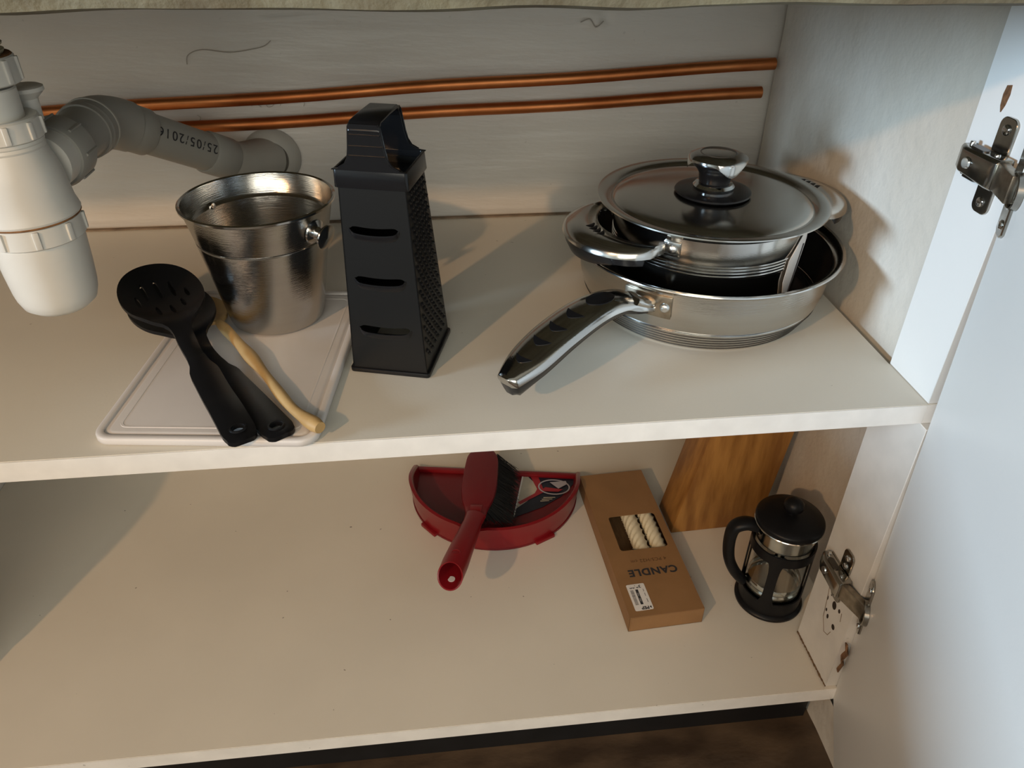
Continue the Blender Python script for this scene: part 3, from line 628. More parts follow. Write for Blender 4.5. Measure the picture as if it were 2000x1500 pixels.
# ------------------------------------------------------------------ spoons
def spoon(name, label, head, tip, heady, rh, L_hole, slots_, m, arc, roll=0.0, cat='spoon', group=None, tipz=0.008, neckz=0.016):
    """head, tip: xyz of the bowl centre and handle end; local u runs head -> tip"""
    H_ = Vector(head); T_ = Vector(tip); d = T_ - H_; Lg = Vector((d.x, d.y)).length
    rz = atan2(d.y, d.x); o = thing(name, label, cat, (H_.x, H_.y, 0), rz, group)
    a, b_ = rh                                            # half length, half width of the bowl
    def half(u):
        if u < -a: return 0.0
        hw = b_ * sqrt(max(0, 1 - (u / a) ** 2)) if u < a else 0
        n0 = a * 0.80; hn = [(n0, 0.0120), (a + 0.008, 0.0074), (a + 0.030, 0.0068), (a + 0.042, 0.0076), (a + 0.056, 0.0112), (Lg - 0.012, 0.0122), (Lg - 0.004, 0.0106), (Lg - 0.001, 0.0070), (Lg, 0.0030)]
        if u < n0: return hw
        for (u0, w0), (u1, w1) in zip(hn, hn[1:]):
            if u <= u1: s_ = (u - u0) / (u1 - u0); s_ = s_ * s_ * (3 - 2 * s_); return max(hw, w0 + (w1 - w0) * s_)
        return 0.0
    us = [-a * cos(pi * k / 28) for k in range(0, 22)]; us = [u for u in us if u < a * 0.78]
    u = us[-1] + 0.003
    while u < Lg - 0.012: us.append(u); u += 0.004
    us += [Lg - 0.012 + 0.012 * sin(pi / 2 * k / 7) for k in range(8)]
    outer = [(u, -half(u)) for u in us if half(u) > 1e-5 or u <= -a + 1e-6] + [(u, half(u)) for u in reversed(us) if half(u) > 1e-5]
    outer = [p for i, p in enumerate(outer) if i == 0 or (Vector(p) - Vector(outer[i - 1])).length > 1e-4]
    hl = []
    hl.append([(Lg - 0.0125 + 0.0040 * cos(2 * pi * k / 16), 0.0050 * sin(2 * pi * k / 16)) for k in range(16)])
    for (su, sv, sl, sw) in slots_:
        hl.append([(su + sl * cos(2 * pi * k / 14), sv + sw * sin(2 * pi * k / 14)) for k in range(14)])
    def zc(u, v):
        rr2 = (u / a) ** 2 + (v / b_) ** 2
        dep = 0.0115 * max(0.0, 1 - rr2) if u < a else 0.0
        for (u0, z0), (u1, z1) in zip(arc, arc[1:]):
            if u <= u1 or (u1, z1) == arc[-1]:
                s_ = min(1, max(0, (u - u0) / (u1 - u0))); s_ = s_ * s_ * (3 - 2 * s_); base = z0 + (z1 - z0) * s_; break
        hv = half(min(u, Lg - 0.0005)) or 1e-3
        cr_ = -0.0014 * (v / hv) ** 2 if u > a + 0.01 else 0
        return base - dep + cr_
    th = 0.0036
    mb = MB().plate(outer, hl, 1.0, lambda u, v, w: (u, v, zc(u, v) + (th if u > a else 0.0024 + (th - 0.0024) * max(0, (u / a))) * (w - 0.5)), grid=0.0042)
    mb.build('bowl_and_handle', m, o, smooth=50)
    ring = MB().lathe([(0.0048, 0.0), (0.0050, 0.0012), (0.0062, 0.0013), (0.0066, 0.0)], seg=24)
    ring.v = [(Lg - 0.0125 + x * 0.86, y, z + zc(Lg - 0.0125, 0) + th / 2 - 0.0002) for x, y, z in ring.v]
    ring.build('hole_ring', m, o)
    return o
sl = []
for (su, sv, ln) in ((-0.016, -0.0105, 0.0095), (-0.0175, 0.0005, 0.0105), (-0.013, 0.0110, 0.0090), (0.0105, -0.0070, 0.0080), (0.0120, 0.0035, 0.0080), (0.0075, 0.0135, 0.0065), (-0.004, -0.0185, 0.0070), (-0.002, 0.0200, 0.0060)):
    sl.append((su * 1.15, sv * 1.05, ln * 1.15, 0.0018))
spoon('solid_spoon', 'black nylon spoon lying beneath the slotted spoon, closer to the bucket', (-0.6180, 0.1680, 0.02), (-0.5015, -0.0010, 0.01), 0, (0.050, 0.0345), 0, [], 'nylon',
      [(-0.05, 0.0310), (0.035, 0.0280), (0.070, 0.0150), (0.13, 0.0120), (0.20, 0.0095)])
spoon('slotted_spoon', 'black nylon slotted spoon lying uppermost of the black spoons', (-0.6195, 0.1590, 0.03), (-0.5285, -0.0065, 0.01), 0, (0.049, 0.0335), 0, sl, 'nylon',
      [(-0.055, 0.0540), (0.030, 0.0460), (0.080, 0.0280), (0.14, 0.0180), (0.20, 0.0100)])
ws = thing('wooden_spoon', 'pale wooden spoon with a knotty handle beside the black spoons', 'spoon', (-0.4760, 0.0030, 0.0))
hp = [(0.0, 0.0, 0.0115), (-0.024, 0.028, 0.0115), (-0.052, 0.078, 0.0120), (-0.078, 0.122, 0.0125), (-0.104, 0.164, 0.0125)]
pp = cr(hp, 8); nn = len(pp)
MB().tube(pp, [0.0046 + 0.0006 * sin(i * 0.7) + 0.0007 * sin(i * 0.31 + 1) - (0.0006 if i < 2 else 0) for i in range(nn)], 16).build('handle', 'wood', ws, smooth=60)
u0 = Vector((-0.1240, 0.1890)); dv_ = Vector((-0.62, 0.785)).normalized(); TWs = Matrix(((dv_.x, -dv_.y, 0, u0.x + 0.0), (dv_.y, dv_.x, 0, u0.y), (0, 0, 1, 0.0112), (0, 0, 0, 1)))
bo = [(0.030 * cos(2 * pi * k / 40) - 0.002, 0.0205 * sin(2 * pi * k / 40) * (1.0 if cos(2 * pi * k / 40) > -0.3 else 0.88)) for k in range(40)]
MB().plate(bo, [], 1.0, lambda u, v, w: tuple(TWs @ Vector((u, v, (0.0065 * w) - 0.0045 * max(0, 1 - (u / 0.027) ** 2 - (v / 0.018) ** 2) * (w > 0.5) - 0.003 + (1 - w) * 0.003 * ((u / 0.03) ** 2 + (v / 0.0205) ** 2)))), grid=0.004).build('bowl', 'wood', ws, smooth=60)

# ------------------------------------------------------------------ frying pan
FX, FY = -0.1300, 0.1955
f = thing('frying_pan', 'wide stainless steel frying pan with long handle, under the saucepan', 'pan', (FX, FY, 0.0004))
po = [(0.0001, 0.0008), (0.0960, 0.0008), (0.0985, 0.0000), (0.1000, 0.0012)]
for k in range(5):
    z0 = 0.0030 + k * 0.0036; r0 = 0.1012 + k * 0.0021
    po += [(r0, z0), (r0 + 0.0009, z0 + 0.0008), (r0 + 0.0011, z0 + 0.0024), (r0 + 0.0004, z0 + 0.0032)]
po += [(0.1125, 0.0230), (0.1150, 0.0330), (0.1163, 0.0440), (0.1168, 0.0560), (0.1172, 0.0585)]
pi_ = [(0.1160, 0.0600), (0.1155, 0.0440), (0.1135, 0.0290), (0.1080, 0.0150), (0.1000, 0.0065), (0.0900, 0.0045), (0.0001, 0.0045)]
MB().lathe(po, seg=128).build('pan_body', 'brushed', f, smooth=28)
for k in range(5):
    z0 = 0.0030 + k * 0.0036; r0 = 0.1012 + k * 0.0021
    MB().lathe([(r0 + 0.0004, z0 - 0.0005), (r0 + 0.0013, z0 + 0.0001), (r0 + 0.0012, z0 + 0.0007), (r0 + 0.0006, z0 + 0.0009)], seg=128).build('base_groove', 'ridge', f)
MB().lathe(pi_, seg=128).build('inner_coating', 'nonstick', f)
MB().lathe([(0.1172, 0.0580), (0.1185, 0.0605), (0.1225, 0.0630), (0.1252, 0.0638), (0.1262, 0.0645), (0.1258, 0.0655), (0.1240, 0.0657), (0.1205, 0.0645), (0.1175, 0.0622), (0.1160, 0.0598)], seg=128).build('flared_rim', 'steel', f)
# handle
hpath = [(-0.0800, -0.0920, 0.0480), (-0.0900, -0.0980, 0.0530), (-0.1080, -0.1040, 0.0590), (-0.1330, -0.1190, 0.0600), (-0.1640, -0.1420, 0.0530), (-0.1900, -0.1640, 0.0430), (-0.2080, -0.1800, 0.0340)]
wid = [0.0130, 0.0145, 0.0165, 0.0185, 0.0190, 0.0170, 0.0095]
HP = cr([(*p, w_) for p, w_ in zip(hpath, wid)], 8)
HPp = [Vector(p[:3]) for p in HP]; HW = [p[3] for p in HP]
def hframe(i):
    tt = (HPp[min(i + 1, len(HPp) - 1)] - HPp[max(i - 1, 0)]).normalized(); up = Vector((0, 0, 1)); up = (up - tt * up.dot(tt)).normalized(); return HPp[i], tt, tt.cross(up), up
shell = []; under = []
for i in range(len(HPp)):
    c, tt, sd_, up = hframe(i); w_ = HW[i]; s_ = i / (len(HPp) - 1)
    if i == len(HPp) - 1: w_ *= 0.55
    top = [(-1.0, -0.0035), (-0.96, 0.0000), (-0.72, 0.0032), (-0.3, 0.0048), (0.3, 0.0048), (0.72, 0.0032), (0.96, 0.0000), (1.0, -0.0035), (0.93, -0.0042), (-0.93, -0.0042)]
    shell.append([c + sd_ * a * w_ + up * b_ for a, b_ in top])
    if s_ > 0.10:
        dp = 0.004 + 0.010 * min(1, (s_ - 0.10) * 1.6)
        if i >= len(HPp) - 2: dp *= 0.75
        und = [(0.90, -0.0036), (0.86, -0.0036 - dp * 0.55), (0.55, -0.0036 - dp), (-0.55, -0.0036 - dp), (-0.86, -0.0036 - dp * 0.55), (-0.90, -0.0036)]
        under.append([c + sd_ * a * w_ + up * b_ for a, b_ in und])
hs = MB().rings(shell, True, True, True).build('handle_shell', 'steel', f, smooth=50)
MB().rings(under, True, True, True).build('handle_grip', 'bakelite', f, smooth=50)
def on_handle(s_, a, h_):
    x = s_ * (len(HPp) - 1); i = min(int(x), len(HPp) - 2); fr = x - i
    c0, t0, s0, u0_ = hframe(i); c1, t1, s1_, u1_ = hframe(i + 1); w_ = HW[i] * (1 - fr) + HW[i + 1] * fr
    c = c0.lerp(c1, fr); sd_ = s0.lerp(s1_, fr); up = u0_.lerp(u1_, fr)
    hh = 0.0049 - 0.0022 * max(0, abs(a) - 0.3) ** 1.3 * 2.2
    return c + sd_ * a * w_ + up * (hh + h_)
def inlay(pts, name):
    MB().plate(pts, [], 1.0, lambda u, v, w: tuple(on_handle(u, v, -0.0012 + 0.0016 * w)), grid=0.05).build(name, 'nylon', hs, smooth=60)
inlay([(0.440 + 0.072 * cos(2 * pi * k / 28), 0.50 * sin(2 * pi * k / 28)) for k in range(28)], 'oval_grip')
for s0 in (0.590, 0.672, 0.755, 0.862):
    o = []
    for k in range(13):
        v_ = -0.50 + 0.95 * k / 12; q_ = 1 - ((v_ + 0.025) / 0.475) ** 2; o.append((s0 + 0.036 * q_ - 0.020, v_))
    for k in range(11, 0, -1):
        v_ = -0.50 + 0.95 * k / 12; q_ = 1 - ((v_ + 0.025) / 0.475) ** 2; o.append((s0 + 0.006 * q_ - 0.020, v_))
    inlay(o, 'crescent_grip')
# bracket and rivets wrapped on the wall
def wrapplate(mb, R_, a0, a1, z0, z1, t_, n=10, dR=0.0):
    rr = []
    for k in range(n + 1):
        a = a0 + (a1 - a0) * k / n
        rr.append([(R_ * cos(a), R_ * sin(a), z0), ((R_ + t_) * cos(a), (R_ + t_) * sin(a), z0), ((R_ + t_ + dR) * cos(a), (R_ + t_ + dR) * sin(a), z1), ((R_ + dR) * cos(a), (R_ + dR) * sin(a), z1)])
    return mb.rings(rr, True, True, True)
ab = radians(-131.0)
br = wrapplate(MB(), 0.1160, ab - 0.19, ab + 0.19, 0.0350, 0.0555, 0.0022).build('handle_bracket', 'stain_steel', f, bevel=0.0006)
for da in (-0.14, 0.14):
    c = Vector((0.1180 * cos(ab + da), 0.1180 * sin(ab + da), 0.0455)); n_ = Vector((cos(ab + da), sin(ab + da), 0))
    TR = Matrix.Translation(c) @ n_.to_track_quat('Z', 'Y').to_matrix().to_4x4()
    MB().lathe([(0.0001, 0.0032), (0.0025, 0.0029), (0.0040, 0.0018), (0.0046, 0.0)], seg=24, T=TR).build('rivet', 'rivet', br)
# neck joining bracket and handle
MB().tube(cr([(0.1150 * cos(ab - 0.05), 0.1150 * sin(ab - 0.05), 0.0460), (-0.0860, -0.0960, 0.0500), (-0.0960, -0.0990, 0.0550)], 5), [0.0120 + 0.0004 * i_ for i_ in range(11)], 20, squash=0.45).build('handle_neck', 'steel', f)

# ------------------------------------------------------------------ saucepan inside the frying pan
SX, SY, SZ = -0.1310, 0.1915, 0.0060
s = thing('saucepan', 'small stainless steel saucepan with two side handles, nested in the frying pan', 'saucepan', (SX, SY, SZ))
so = [(0.0001, 0.0008), (0.0800, 0.0008), (0.0835, 0.0020), (0.0855, 0.0080), (0.0865, 0.0300)]
for k in range(4):
    z0 = 0.0590 + k * 0.0028; so += [(0.0868, z0), (0.0874, z0 + 0.0008), (0.0874, z0 + 0.0022), (0.0868, z0 + 0.0030)]
so += [(0.0872, 0.0750), (0.0880, 0.0930)]
MB().lathe(so, seg=112).lathe([(0.0872, 0.0930), (0.0860, 0.0740), (0.0850, 0.0100), (0.0800, 0.0040), (0.0001, 0.0040)], seg=112).build('pan_body', 'steel', s, smooth=28)
MB().lathe([(0.0879, 0.0915), (0.0895, 0.0950), (0.0950, 0.0985), (0.1020, 0.0998), (0.1036, 0.1003), (0.1034, 0.1014), (0.1010, 0.1018), (0.0945, 0.1006), (0.0900, 0.0985), (0.0872, 0.0930)], seg=112).build('flared_rim', 'lid_steel', s)
def side_handle(th, name='side_handle', spread=radians(36), reach=0.0510, zc_=0.0830):
    R_ = 0.0885; n = 30; rr = []; ru = []
    def rad(ph, q): return R_ + 0.004 + q * max(0.0, cos(ph / spread * pi / 2)) ** 0.48
    for k in range(n + 1):
        ph = -spread + 2 * spread * k / n; e = max(0.0, cos(ph / spread * pi / 2)); a = th + ph
        ro = rad(ph, reach) + 0.003; ri = rad(ph, 0.0165) - 0.002
        ri = min(ri, ro - 0.006)
        def P(r_, z_): return (r_ * cos(a), r_ * sin(a), zc_ + z_)
        mid_ = (ro + ri) / 2
        rr.append([P(ri, 0.0), P(ri + 0.002, 0.0022), P(mid_, 0.0042 + 0.001 * e), P(ro - 0.004, 0.0030), P(ro - 0.0008, -0.0008), P(ro, -0.0046), P(ro - 0.0012, -0.0048), P(ro - 0.003, -0.0022), P(mid_, 0.0018), P(ri + 0.002, -0.0008)])
        if e > 0.16:
            ru.append([P(ri + 0.0015, 0.0000), P(mid_, 0.0020), P(ro - 0.0025, -0.0035), P(ro - 0.0028, -0.0110), P(ro - 0.006, -0.0140 * e - 0.004), P(mid_, -0.0150 * e - 0.003), P(ri + 0.003, -0.0140 * e - 0.003), P(ri + 0.0015, -0.0060)])
    hh = MB().rings(rr, True, True, True).build(name, 'lid_steel', s, smooth=50)
    MB().rings(ru, True, True, True).build('handle_grip', 'bakelite', hh, smooth=50)
    for j in range(4):       # slanted grip slots near the tip
        pts = []
        for q in range(9):
            t_ = q / 8; r_ = R_ + 0.0260 + 0.0150 * t_; a_ = th + (-0.085 + 0.052 * j) + 0.045 * sin(t_ * pi) ; pts.append((r_ * cos(a_), r_ * sin(a_), zc_ + 0.0043 - 0.0009 * t_))
        MB().tube(pts, [0.0008 + 0.0020 * sin(pi * q / 8) for q in range(9)], 8, squash=0.6).build('grip_slot', 'nylon', hh)
    for sg in (-1, 1):
        a = th + sg * (spread + 0.045)
        bp_ = wrapplate(MB(), R_ - 0.0008, min(a - 0.085, a + 0.085), max(a - 0.085, a + 0.085), zc_ - 0.0075, zc_ + 0.0050, 0.0018).build('handle_bracket', 'lid_steel', s, bevel=0.0005)
        a2 = th + sg * (spread + 0.060); n_ = Vector((cos(a2), sin(a2), 0)); c = n_ * (R_ + 0.0008) + Vector((0, 0, zc_ - 0.001))
        MB().lathe([(0.0001, 0.0028), (0.0020, 0.0026), (0.0034, 0.0016), (0.0038, 0.0)], seg=20, T=Matrix.Translation(c) @ n_.to_track_quat('Z', 'Y').to_matrix().to_4x4()).build('rivet', 'rivet', bp_)
side_handle(radians(-164), spread=radians(33), reach=0.0470); side_handle(radians(18), spread=radians(34), reach=0.0455, zc_=0.0890)
# torn white sticker on the wall at the right
def stk(u, v, w):
    a = radians(-45) + u; r_ = 0.0886 + 0.0004 * w + 0.002 * max(0, u); return (r_ * cos(a), r_ * sin(a), 0.0280 + v)
MB().plate([(-0.16, -0.004), (-0.06, 0.010), (0.13, 0.052), (0.10, 0.066), (-0.02, 0.058), (-0.20, 0.040), (-0.225, 0.020)][::-1], [], 1.0, stk, grid=0.015).build('torn_sticker', 'paper', s, smooth=60)
MB().tube([stk(-0.10, 0.006, 2), stk(-0.04, 0.026, 2), stk(0.04, 0.050, 2)], 0.0006, 6).build('sticker_line', 'ink', s)

# lid
l = thing('saucepan_lid', 'stainless steel lid with black and chrome knob, on the saucepan', 'lid', (SX, SY, SZ + 0.0978))
MB().lathe([(0.0001, 0.0050), (0.020, 0.0049), (0.040, 0.0046), (0.060, 0.0040), (0.078, 0.0031), (0.0860, 0.0019), (0.0893, 0.0006), (0.0905, -0.0010), (0.0895, -0.0018), (0.0850, 0.0004), (0.060, 0.0026), (0.0001, 0.0034)], seg=112).build('lid_dome', 'lid_steel', l, smooth=50)
kx, ky = 0.0005, 0.0010
MB().lathe([(0.0001, 0.0100), (0.0180, 0.0098), (0.0300, 0.0092), (0.0338, 0.0082), (0.0345, 0.0070), (0.0335, 0.0060), (0.0001, 0.0060)], (kx, ky, 0), 64).build('knob_plate', 'bakelite', l)
MB().lathe([(0.0130, 0.0095), (0.0180, 0.0100), (0.0186, 0.0125), (0.0165, 0.0150), (0.0130, 0.0155)], (kx, ky, 0), 48).build('knob_ring', 'chrome', l)
MB().lathe([(0.0125, 0.0150), (0.0140, 0.0165), (0.0142, 0.0190), (0.0150, 0.0240), (0.0185, 0.0290), (0.0220, 0.0318), (0.0235, 0.0345), (0.0225, 0.0385), (0.0160, 0.0405), (0.0001, 0.0410)], (kx, ky, 0), 48).build('knob_grip', 'bakelite', l)
cap = MB(); rr = []
def capang(k, n=72): return 2 * pi * k / n
for lev in range(4):
    ring = []
    for k in range(72):
        a = capang(k); wv = 0.5 + 0.5 * cos(3 * (a - radians(-78)))     # three facets folding down
        wv = wv ** 2.2
        if lev == 0: r_, z_ = 0.0175, 0.0418
        elif lev == 1: r_, z_ = 0.0235 + 0.001 * wv, 0.0398
        elif lev == 2: r_, z_ = 0.0262, 0.0385 - 0.0020 * wv
        else: r_, z_ = 0.0265 - 0.0008 * wv, 0.0368 - 0.0100 * wv
        ring.append((kx + r_ * cos(a), ky + r_ * sin(a), z_))
    rr.append(ring)
cap.rings(rr, True, True, False).build('knob_cap', 'steel', l, smooth=50)
MB().lathe([(0.0150, 0.0417), (0.0155, 0.0424), (0.0160, 0.0417)], (kx, ky, 0), 48).build('cap_ring', 'ridge', l)

# ------------------------------------------------------------------ dustpan
DX, DY = -0.3190, 0.3270
dp = thing('dustpan', 'dark red plastic dustpan with rounded front, on the lower shelf', 'dustpan', (DX, DY, ZL + 0.0004), radians(-9.7))
# plan: half ellipse towards the front, open straight mouth at the back (+y)
HWd, FR, MY = 0.1150, 0.1130, 0.0370
outer = [(-HWd - 0.0015, MY), (-HWd - 0.0010, MY * 0.66), (-HWd - 0.0004, MY * 0.33)]
outer += [(-HWd * cos(pi * k / 44), -FR * sin(pi * k / 44)) for k in range(45)] + [(-p[0], p[1]) for p in reversed(outer)]
def wallh(x, y):
    if y < -0.085: n_ = max(0.0, 1 - abs(x + 0.020) / 0.022); return 0.0400 - 0.0050 * n_ * n_ * (3 - 2 * n_)
    if y < -0.05: return 0.040
    q_ = (y + 0.05) / (MY + 0.05); return 0.040 - 0.030 * q_ * q_
rr = []
for (x, y) in outer:
    h_ = wallh(x, y); n_ = Vector((x / HWd ** 2, min(y, 0) / FR ** 2)).normalized()
    rr.append([(x - n_.x * 0.0045, y - n_.y * 0.0045, 0.0), (x - n_.x * 0.002, y - n_.y * 0.002, h_ * 0.5), (x, y, h_ - 0.001), (x + n_.x * 0.0004, y + n_.y * 0.0004, h_), (x - n_.x * 0.0035, y - n_.y * 0.0035, h_ + 0.0006), (x - n_.x * 0.0055, y - n_.y * 0.0055, h_ - 0.0014), (x - n_.x * 0.0058, y - n_.y * 0.0058, h_ - 0.004), (x - n_.x * 0.0085, y - n_.y * 0.0085, 0.003)])
MB().rings(rr, True, True, True).build('pan_wall', 'red', dp, smooth=45)
MB().prism([(p[0] * 0.975, p[1] * 0.965) for p in outer], 0.0004, 0.0034).build('pan_floor', 'red_dull', dp)
MB().box(-HWd + 0.001, HWd - 0.001, MY - 0.0085, MY - 0.0005, 0.0030, 0.0095).build('back_lip', 'red', dp, bevel=0.002)
for x_, a_ in ((-0.078, -0.75), (0.070, 0.62)):
    MB().box(-0.014, 0.014, -0.004, 0.004, 0.0, 0.005, Matrix.Translation((x_, -0.0785 if x_ < 0 else -0.0850, 0)) @ Matrix.Rotation(a_, 4, 'Z')).build('foot', 'red', dp, bevel=0.001)
# label card inside on the right
lab = thing('product_label', 'printed dark and cream card label lying inside the red dustpan', 'label', (-0.2540, 0.3100, ZL + 0.0042), radians(-9.7))
lab_out = [(-0.040, -0.048), (-0.020, -0.036), (0.000, -0.024), (0.024, -0.002), (0.042, 0.026), (0.040, 0.036), (-0.012, 0.037), (-0.030, 0.040)]
MB().prism(lab_out, 0.0, 0.0004).build('card', 'navy', lab)
def flat(pts, name, m, z0, par=lab): MB().prism(pts, z0, z0 + 0.0003).build(name, m, par)
flat([(-0.036, -0.030), (-0.022, -0.015), (-0.011, 0.000), (-0.009, 0.010), (-0.015, 0.025), (-0.026, 0.039), (-0.030, 0.039)], 'cream_panel', 'cream_print', 0.0005)
flat([(-0.0385, -0.046), (-0.0370, -0.045), (-0.0285, 0.039), (-0.0305, 0.039)], 'white_border', 'paper', 0.0009)
flat([(-0.020, 0.037), (-0.009, 0.037), (-0.001, 0.012), (0.000, 0.004), (-0.031, -0.022), (-0.034, -0.018), (-0.012, 0.001), (-0.009, 0.010)], 'red_band', 'red_print', 0.0009)
flat([(-0.004, 0.006), (0.020, 0.006), (0.026, 0.011), (0.002, 0.014)], 'red_panel', 'red_print', 0.0013)
mb = MB(); pts = [(0.014 + 0.021 * cos(2 * pi * k / 40), 0.015 + 0.0145 * sin(2 * pi * k / 40), 0.0016) for k in range(41)]
mb.tube(pts, 0.0011, 6, squash=0.3).build('oval_ring', 'silver_print', lab)
flat([(0.008, 0.024), (0.030, 0.028), (0.032, 0.022), (0.020, 0.012)], 'silver_star', 'silver_print', 0.0017)
for k in range(3): flat([(0.000 - k * 0.002, -0.006 - 0.0035 * k), (0.016 - k * 0.004, -0.0045 - 0.0035 * k), (0.016 - k * 0.004, -0.0055 - 0.0035 * k), (0.000 - k * 0.002, -0.0075 - 0.0035 * k)], 'print_line', 'cream_print', 0.0009)

# hand brush across the dustpan
hb = thing('hand_brush', 'dark red hand brush with black bristles, lying across the dustpan', 'brush', (0, 0, 0))
E0 = Vector((-0.3870, 0.1180, -0.2880)); E1 = Vector((-0.3520, 0.2210, -0.3000)); E2 = Vector((-0.3330, 0.3450, -0.3060))
hd1 = (E1 - E0).normalized()
Rb = 0.0145
# hollow handle with hanging hole near the end
up_ = Vector((0, 0, 1)); up_ = (up_ - hd1 * up_.dot(hd1)).normalized(); sb = hd1.cross(up_)
def ringat(c, r_, sq=1.0, n=32, tilt=0.0): return [c + up_ * r_ * sq * cos(2 * pi * k / n) + sb * r_ * sin(2 * pi * k / n) + hd1 * tilt * cos(2 * pi * k / n) for k in range(n)]
LH = (E1 - E0).length
tilt = 0.0070
outr = [ringat(E0, Rb, 1.0, tilt=tilt), ringat(E0 + hd1 * 0.02, Rb + 0.0004, 0.98), ringat(E0 + hd1 * 0.06, Rb - 0.0012, 0.90), ringat(E0 + hd1 * 0.095, Rb - 0.0030, 0.80), ringat(E1, 0.0125, 0.62)]
# end cup: inner wall then sloping floor
inr = [ringat(E0, Rb, 1.0, tilt=tilt), ringat(E0 + hd1 * 0.0004, Rb - 0.0016, 1.0, tilt=tilt), ringat(E0 + hd1 * 0.050, Rb - 0.0045, 1.0, tilt=tilt)]
MB().rings(outr).rings(inr, True, False, True).build('handle', 'red', hb, smooth=50)
hc = E0 + hd1 * 0.0085 - up_ * (Rb - 0.0026) + sb * -0.001
MB().rings([[hc + (hd1 * 0.0042 * cos(2 * pi * k / 20) + sb * 0.0042 * sin(2 * pi * k / 20)) + up_ * q_ for k in range(20)] for q_ in (0.0, 0.0006)], True, True, True).build('hanging_hole', 'paper', hb)
MB().tube([E0 + hd1 * 0.024 + up_ * (Rb - 0.0002) + sb * (0.0048 * cos(2 * pi * k / 20)) + hd1 * (0.0040 * sin(2 * pi * k / 20)) - up_ * 0.0009 * abs(cos(2 * pi * k / 20)) for k in range(21)], 0.0007, 6).build('moulded_ring', 'red', hb)
# flat head
hh_ = [(0.000, 0.0125), (0.012, 0.0140), (0.030, 0.0195), (0.055, 0.0225), (0.085, 0.0225), (0.115, 0.0210), (0.130, 0.0150)]
hv = (E2 - E1); hl_ = hv.length; hv.normalize(); hs_ = hv.cross(Vector((0, 0, 1))).normalized(); hu = hs_.cross(hv)
rr = []
for u_, w_ in cr([(a, b_, 0) for a, b_ in hh_], 4) and [(p[0], p[1]) for p in cr([(a, b_, 0) for a, b_ in hh_], 4)]:
    c = E1 + hv * u_; rr.append([c + hs_ * w_ + hu * -0.003, c + hs_ * w_ * 0.96 + hu * 0.001, c + hs_ * w_ * 0.6 + hu * 0.0042, c - hs_ * w_ * 0.6 + hu * 0.0042, c - hs_ * w_ * 0.96 + hu * 0.001, c - hs_ * w_ + hu * -0.003])
MB().rings(rr, True, True, True).build('brush_head', 'red_dull', hb, smooth=50)
c = E1 + hv * 0.004
MB().add([c + hs_ * a + hu * (0.0050 + z_) + hv * b_ for a, b_, z_ in ((-0.006, -0.006, 0.0), (0.006, -0.006, 0), (0.0075, 0.010, 0.0), (-0.0075, 0.010, 0), (-0.005, -0.005, 0.0008), (0.005, -0.005, 0.0008), (0.0065, 0.009, 0.0008), (-0.0065, 0.009, 0.0008))],
         [(0, 1, 5, 4), (1, 2, 6, 5), (2, 3, 7, 6), (3, 0, 4, 7), (4, 5, 6, 7)]).build('moulded_tab', 'red', hb)
bb = MB(); rnd = random.Random(3)
for k in range(2600):
    u_ = rnd.uniform(0.016, 0.128); a = rnd.uniform(-0.010, 0.020)
    b0 = E1 + hv * u_ + hs_ * a - hu * 0.002
    tp = b0 - hu * rnd.uniform(0.022, 0.030) + hs_ * (0.014 + 0.65 * a + rnd.uniform(-0.003, 0.005)) + hv * rnd.uniform(-0.004, 0.006)
    tp.z = max(tp.z, ZL + 0.0038 + rnd.uniform(0, 0.002))
    w_ = 0.00055; q = hv * w_; q2 = hs_ * w_
    bb.add([b0 - q, b0 + q, b0 + q2, tp - q * 0.6, tp + q * 0.6, tp + q2 * 0.6], [(0, 1, 4, 3), (1, 2, 5, 4), (2, 0, 3, 5)])
bb.build('bristles', 'bristle', hb, kind='stuff', smooth=0)

# ------------------------------------------------------------------ candle box
CBX, CBY = -0.1535, 0.2030
k = thing('candle_box', 'brown cardboard candle box with a window and white price sticker', 'box', (CBX, CBY, ZL + 0.0004), radians(3.0))
bw, bl, bh = 0.0435, 0.1200, 0.0235
win = rrect(-0.0262, 0.0342, -0.0220, 0.0372, 0.004, 4)
MB().plate([(-bw, -bl), (bw, -bl), (bw, bl), (-bw, bl)], [win], 0.0006, lambda a, b_, c_: (a, b_, bh - 0.0006 + c_)).build('lid_panel', 'kraft', k, smooth=0)
MB().box(-bw, -bw + 0.0006, -bl, bl, 0, bh - 0.0003).box(bw - 0.0006, bw, -bl, bl, 0, bh - 0.0003).build('side_panel_card', 'kraft', k, smooth=0)
MB().box(-bw, bw, bl - 0.0006, bl, 0, bh - 0.0003).box(-bw, bw, -bl, bl, 0, 0.0006).build('base_panel', 'kraft_in', k, smooth=0)
MB().box(-bw, bw, -bl, -bl + 0.0006, 0, bh - 0.0003).build('end_flap', 'kraft', k, smooth=0)
MB().box(-bw + 0.0022, bw - 0.004, -bl - 0.0004, -bl, 0.0030, bh - 0.0008).build('tuck_flap', 'kraft', k, smooth=0)
MB().tube([(-bw, -bl, bh - 0.0002), (bw, -bl, bh - 0.0002)], 0.0004, 6).build('fold_edge', 'kraft', k)
text_mesh('CANDLE', 0.0142, 'title_print', 'ink', k, Matrix.Translation((0.0030, -0.0575, bh + 0.0001)) @ Matrix.Rotation(pi, 4, 'Z'), 0.00005, None, 1.12, 1.0, 0.0005)
text_mesh('4 PCS/H22 cm', 0.0068, 'size_print', 'brown_ink', k, Matrix.Translation((0.0030, -0.0402, bh + 0.0001)) @ Matrix.Rotation(pi, 4, 'Z'), 0.00005, None, 1.1)
